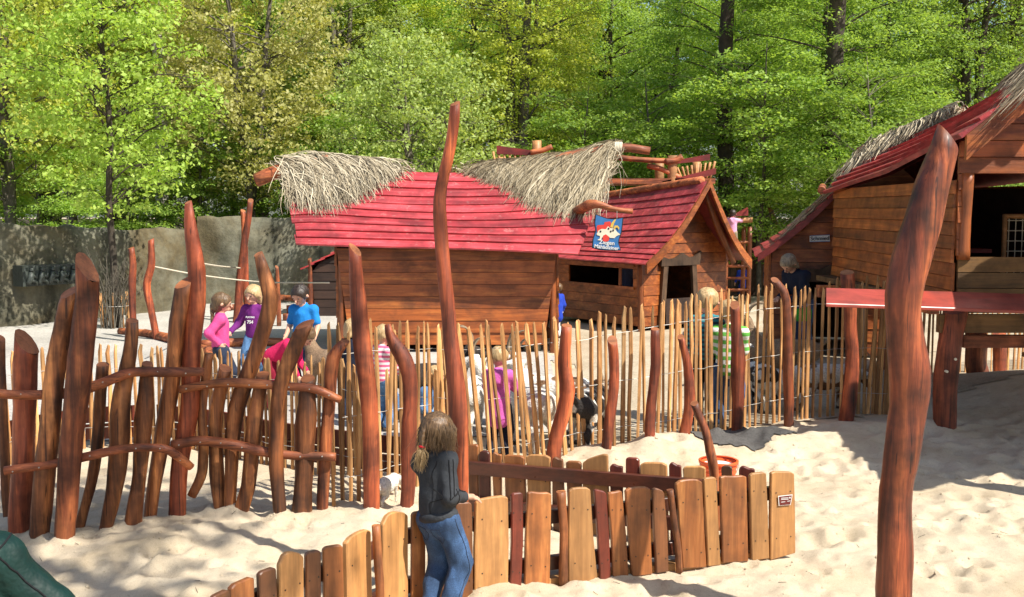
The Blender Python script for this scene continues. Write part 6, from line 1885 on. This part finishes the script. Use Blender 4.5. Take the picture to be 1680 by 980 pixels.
yc_ = 26.55
kz = .35 + 3 * .3 + .045
person('child in pale pink jacket standing on the climbing frame', PX(1201, yc_), yc_, kz, facing(.2, .97), 1.05, 'light_pink', 'beige_cloth', 'hair_dark', 'short', vox=.02, hands=((-.12, -.25, .85), (.12, -.25, .85)), hood=True)
q = h2.P(1.15, -.45, .11)
person('child in grey-blue inside the middle hut window', q.x, q.y, q.z, facing(-.6, -.5), 1.3, 'grey_blue', 'dark_jeans', 'hair_brown', 'short', vox=.02)
person('child in blue and white between the two huts', PX(915, 19.5), 19.5, .01, facing(-.5, .6), 1.0, 'royal_blue', 'white_cloth', 'hair_brown', 'short', vox=.018, coat=True)
yj = 3.3
gp_, gpj = person('person in dark green jacket leaning into the lower left corner', PX(-32, yj), yj, GZ(PX(4, yj), yj), facing(-.30, .95), 1.53, 'green_jacket', 'dark_jeans', 'hair_brown', 'short', hands=((-.40, -.05, .80), None), side=.40, vox=.009, adult=True, bulk=1.08, wrk=2.2)

def green_seams():
    tp = [c for c in gp_.children if c.name.startswith('top')][0]
    a, e, w = gpj['joints'][-1]; nb, sp, P = gpj['nb'], gpj['sp'], gpj['P']
    ax = (e - a).normalized(); u = ax.cross(V3(0, 1, 0)).normalized(); v = ax.cross(u)
    c = a + V3(.035, 0, -.01)
    on_surface(tp, [c + (u * math.cos(q) + v * math.sin(q)) * .11 for q in np.linspace(0, 6.283, 14)], .0035, M['black_cloth'], 'armhole_seam', gp_)
    on_surface(tp, [a + V3(0, .12, -.05), nb + V3(-.08, .14, -.10), nb + V3(.05, .14, -.11), nb + V3(.16, .12, -.08)], .0035, M['black_cloth'], 'yoke_seam', gp_)
    on_surface(tp, [a + V3(-.02, .1, .05), a.lerp(e, .5) + V3(-.05, .12, .03), e + V3(-.05, .1, .02)], .003, M['black_cloth'], 'sleeve_seam', gp_)
    col = [nb + sp * .03 + V3(.085 * math.cos(q), .08 * math.sin(q), 0) for q in np.linspace(0, 6.283, 17)]
    blob('collar', [(p, q, .03, .03) for p, q in zip(col, col[1:])], .01, M['green_jacket'], gp_, k=.012)
green_seams()

# ------------------------------------------------------------------ goats
def coat_mat(name, a, c, lo=.45, hi=.55, scale=4.5):
    m, t, b = newmat(name)
    tc = N(t, 'ShaderNodeTexCoord')
    n = N(t, 'ShaderNodeTexNoise', Scale=scale, Detail=2.0); t.links.new(tc.outputs['Object'], n.inputs['Vector'])
    n2 = N(t, 'ShaderNodeTexNoise', Scale=60.0, Detail=3.0); t.links.new(tc.outputs['Object'], n2.inputs['Vector'])
    col = ramp(t, n.outputs[0], [(lo, a), (hi, c)])
    f = ramp(t, n2.outputs[0], [(.3, (.65,) * 3), (.7, (1.1,) * 3)])
    t.links.new(mix(t, 1.0, col, f, 'MULTIPLY'), b.inputs['Base Color']); b.inputs['Roughness'].default_value = .9
    bp = N(t, 'ShaderNodeBump', Strength=.6, Distance=.02); t.links.new(n2.outputs[0], bp.inputs['Height']); t.links.new(bp.outputs[0], b.inputs['Normal'])
    return m
WHITE, BROWN, DARK, FAWN = (.72, .69, .62), (.20, .105, .05), (.022, .018, .016), (.30, .20, .12)
COATS = {'brown': coat_mat('brown_coat', BROWN, (.27, .16, .085)), 'fawn': coat_mat('fawn_coat', FAWN, (.22, .14, .08)), 'white': coat_mat('white_coat', WHITE, (.66, .62, .54)), 'pied_black': coat_mat('black_pied_coat', WHITE, DARK, .44, .48), 'pied_brown': coat_mat('brown_pied_coat', BROWN, WHITE, .45, .49), 'dark': coat_mat('dark_coat', DARK, (.05, .035, .025))}
M['horn'] = plain('horn', (.28, .20, .12), .5, .3, 30); M['hoof'] = plain('hoof', (.05, .04, .03), .6, .2, 20)
def goat(label, px, py, face, size, coat, neck='up', horns=True, turn=0.0):
    p = G(px, py); s = size
    O = Vector((p.x, p.y, .012))
    nk = {'up': (V3(.27, 0, .47), V3(.39, 0, .64), V3(.53, 0, .60)), 'high': (V3(.26, 0, .48), V3(.36, 0, .70), V3(.48, 0, .71)), 'down': (V3(.29, 0, .44), V3(.45, 0, .40), V3(.53, 0, .28))}[neck]
    n0, n1, mz = nk
    Rt = Matrix.Rotation(turn, 3, 'Z')
    hd = n1 + Rt @ (mz - n1)
    hdir = (hd - n1).normalized(); sd = hdir.cross(V3(0, 0, 1)).normalized(); hu = sd.cross(hdir)
    B = [(V3(.22, 0, .40), V3(.0, 0, .385), .125, .145), (V3(0, 0, .385), V3(-.25, 0, .415), .145, .12), (n0 - V3(.08, 0, .06), n0, .10, .085), (n0, n1, .08, .055), (n1, n1.lerp(hd, .5), .062, .05), (n1.lerp(hd, .5), hd, .048, .033),
         (V3(-.34, 0, .46), V3(-.42, 0, .52), .028, .018)]
    for q in (-1, 1):
        e = n1 - hdir * .01 + sd * q * .045 + hu * .02
        B += [(e, e + sd * q * .06 + hu * .005, .014, .022), (e + sd * q * .06, e + sd * q * .105 - hu * .02, .022, .008)]
        B += [(V3(.20, q * .07, .37), V3(.215, q * .075, .20), .055, .03), (V3(.215, q * .075, .20), V3(.205, q * .075, .03), .028, .021)]
        B += [(V3(-.25, q * .075, .39), V3(-.175, q * .085, .27), .08, .05), (V3(-.175, q * .085, .27), V3(-.305, q * .08, .175), .046, .027), (V3(-.305, q * .08, .175), V3(-.275, q * .08, .03), .026, .021)]
    B = [(a * s, b * s, ra * s, rb * s) for a, b, ra, rb in B]
    g = blob('goat', B, .012, COATS[coat], None, k=.03 * s, wr=.003, wfreq=40)
    tag(g, label, 'goat', 'goats in the pen'); g.location = O; g.rotation_euler = (0, 0, face)
    if horns:
        for q in (-1, 1):
            e = n1 + hu * .05 + sd * q * .025
            link('horn', _me(MB().tube([v * s for v in (e, e + hu * .09 - hdir * .03, e + hu * .15 - hdir * .10 + sd * q * .03, e + hu * .15 - hdir * .18 + sd * q * .06)], [.017 * s, .014 * s, .010 * s, .003 * s], 7, rings=10)), M['horn'], g)
    for x, y in ((.205, .075), (.205, -.075), (-.275, .08), (-.275, -.08)):
        link('hoof', _me(MB().tube([V3(x, y, .0) * s, V3(x, y, .04) * s], [.027 * s, .022 * s], 7)), M['hoof'], g)
    for q in (-1, 1):
        e = n1.lerp(hd, .35) + sd * q * .046 + hu * .018
        link('eye', _me(MB().tube([e * s, (e + sd * q * .008) * s], [.010 * s, .006 * s], 6)), M['eye'], g)
    return g
goat('brown goat raising its head beside the boy in blue', 548, 655, 2.7, 1.15, 'fawn', 'high', False)
goat('white goat standing right of the toddler in pink', 872, 738, 1.9, 1.2, 'white', 'up')
goat('cream and brown horned goat behind the white goat', 905, 722, 2.6, 1.25, 'pied_brown', 'up')
goat('black and white goat seen from behind the swollen-topped post', 966, 735, 1.2, 1.1, 'pied_black', 'down')
goat('fawn horned goat standing behind the brown bent-topped post', 1282, 645, 2.95, 1.3, 'fawn', 'high')
goat('white goat with dark patches left of the fawn goat', 1240, 672, 1.8, 1.05, 'pied_black', 'up')
goat('small white goat before the fawn goat', 1278, 676, .4, .9, 'white', 'down', False)
goat('white and brown goat by the dark post under the counter', 1350, 676, .1, 1.05, 'pied_brown', 'down')
goat('tiny white kid goat behind the thick straight red post', 634, 834, 1.2, .46, 'white', 'down', False)
goat('dark goat behind the wavy red post', 705, 690, .2, 1.2, 'dark', 'up')
goat('white goat at the tallest thin post', 768, 715, 1.4, 1.1, 'white', 'down')
goat('grey-white goat in front of the near hut', 840, 700, 2.9, 1.1, 'white', 'up')
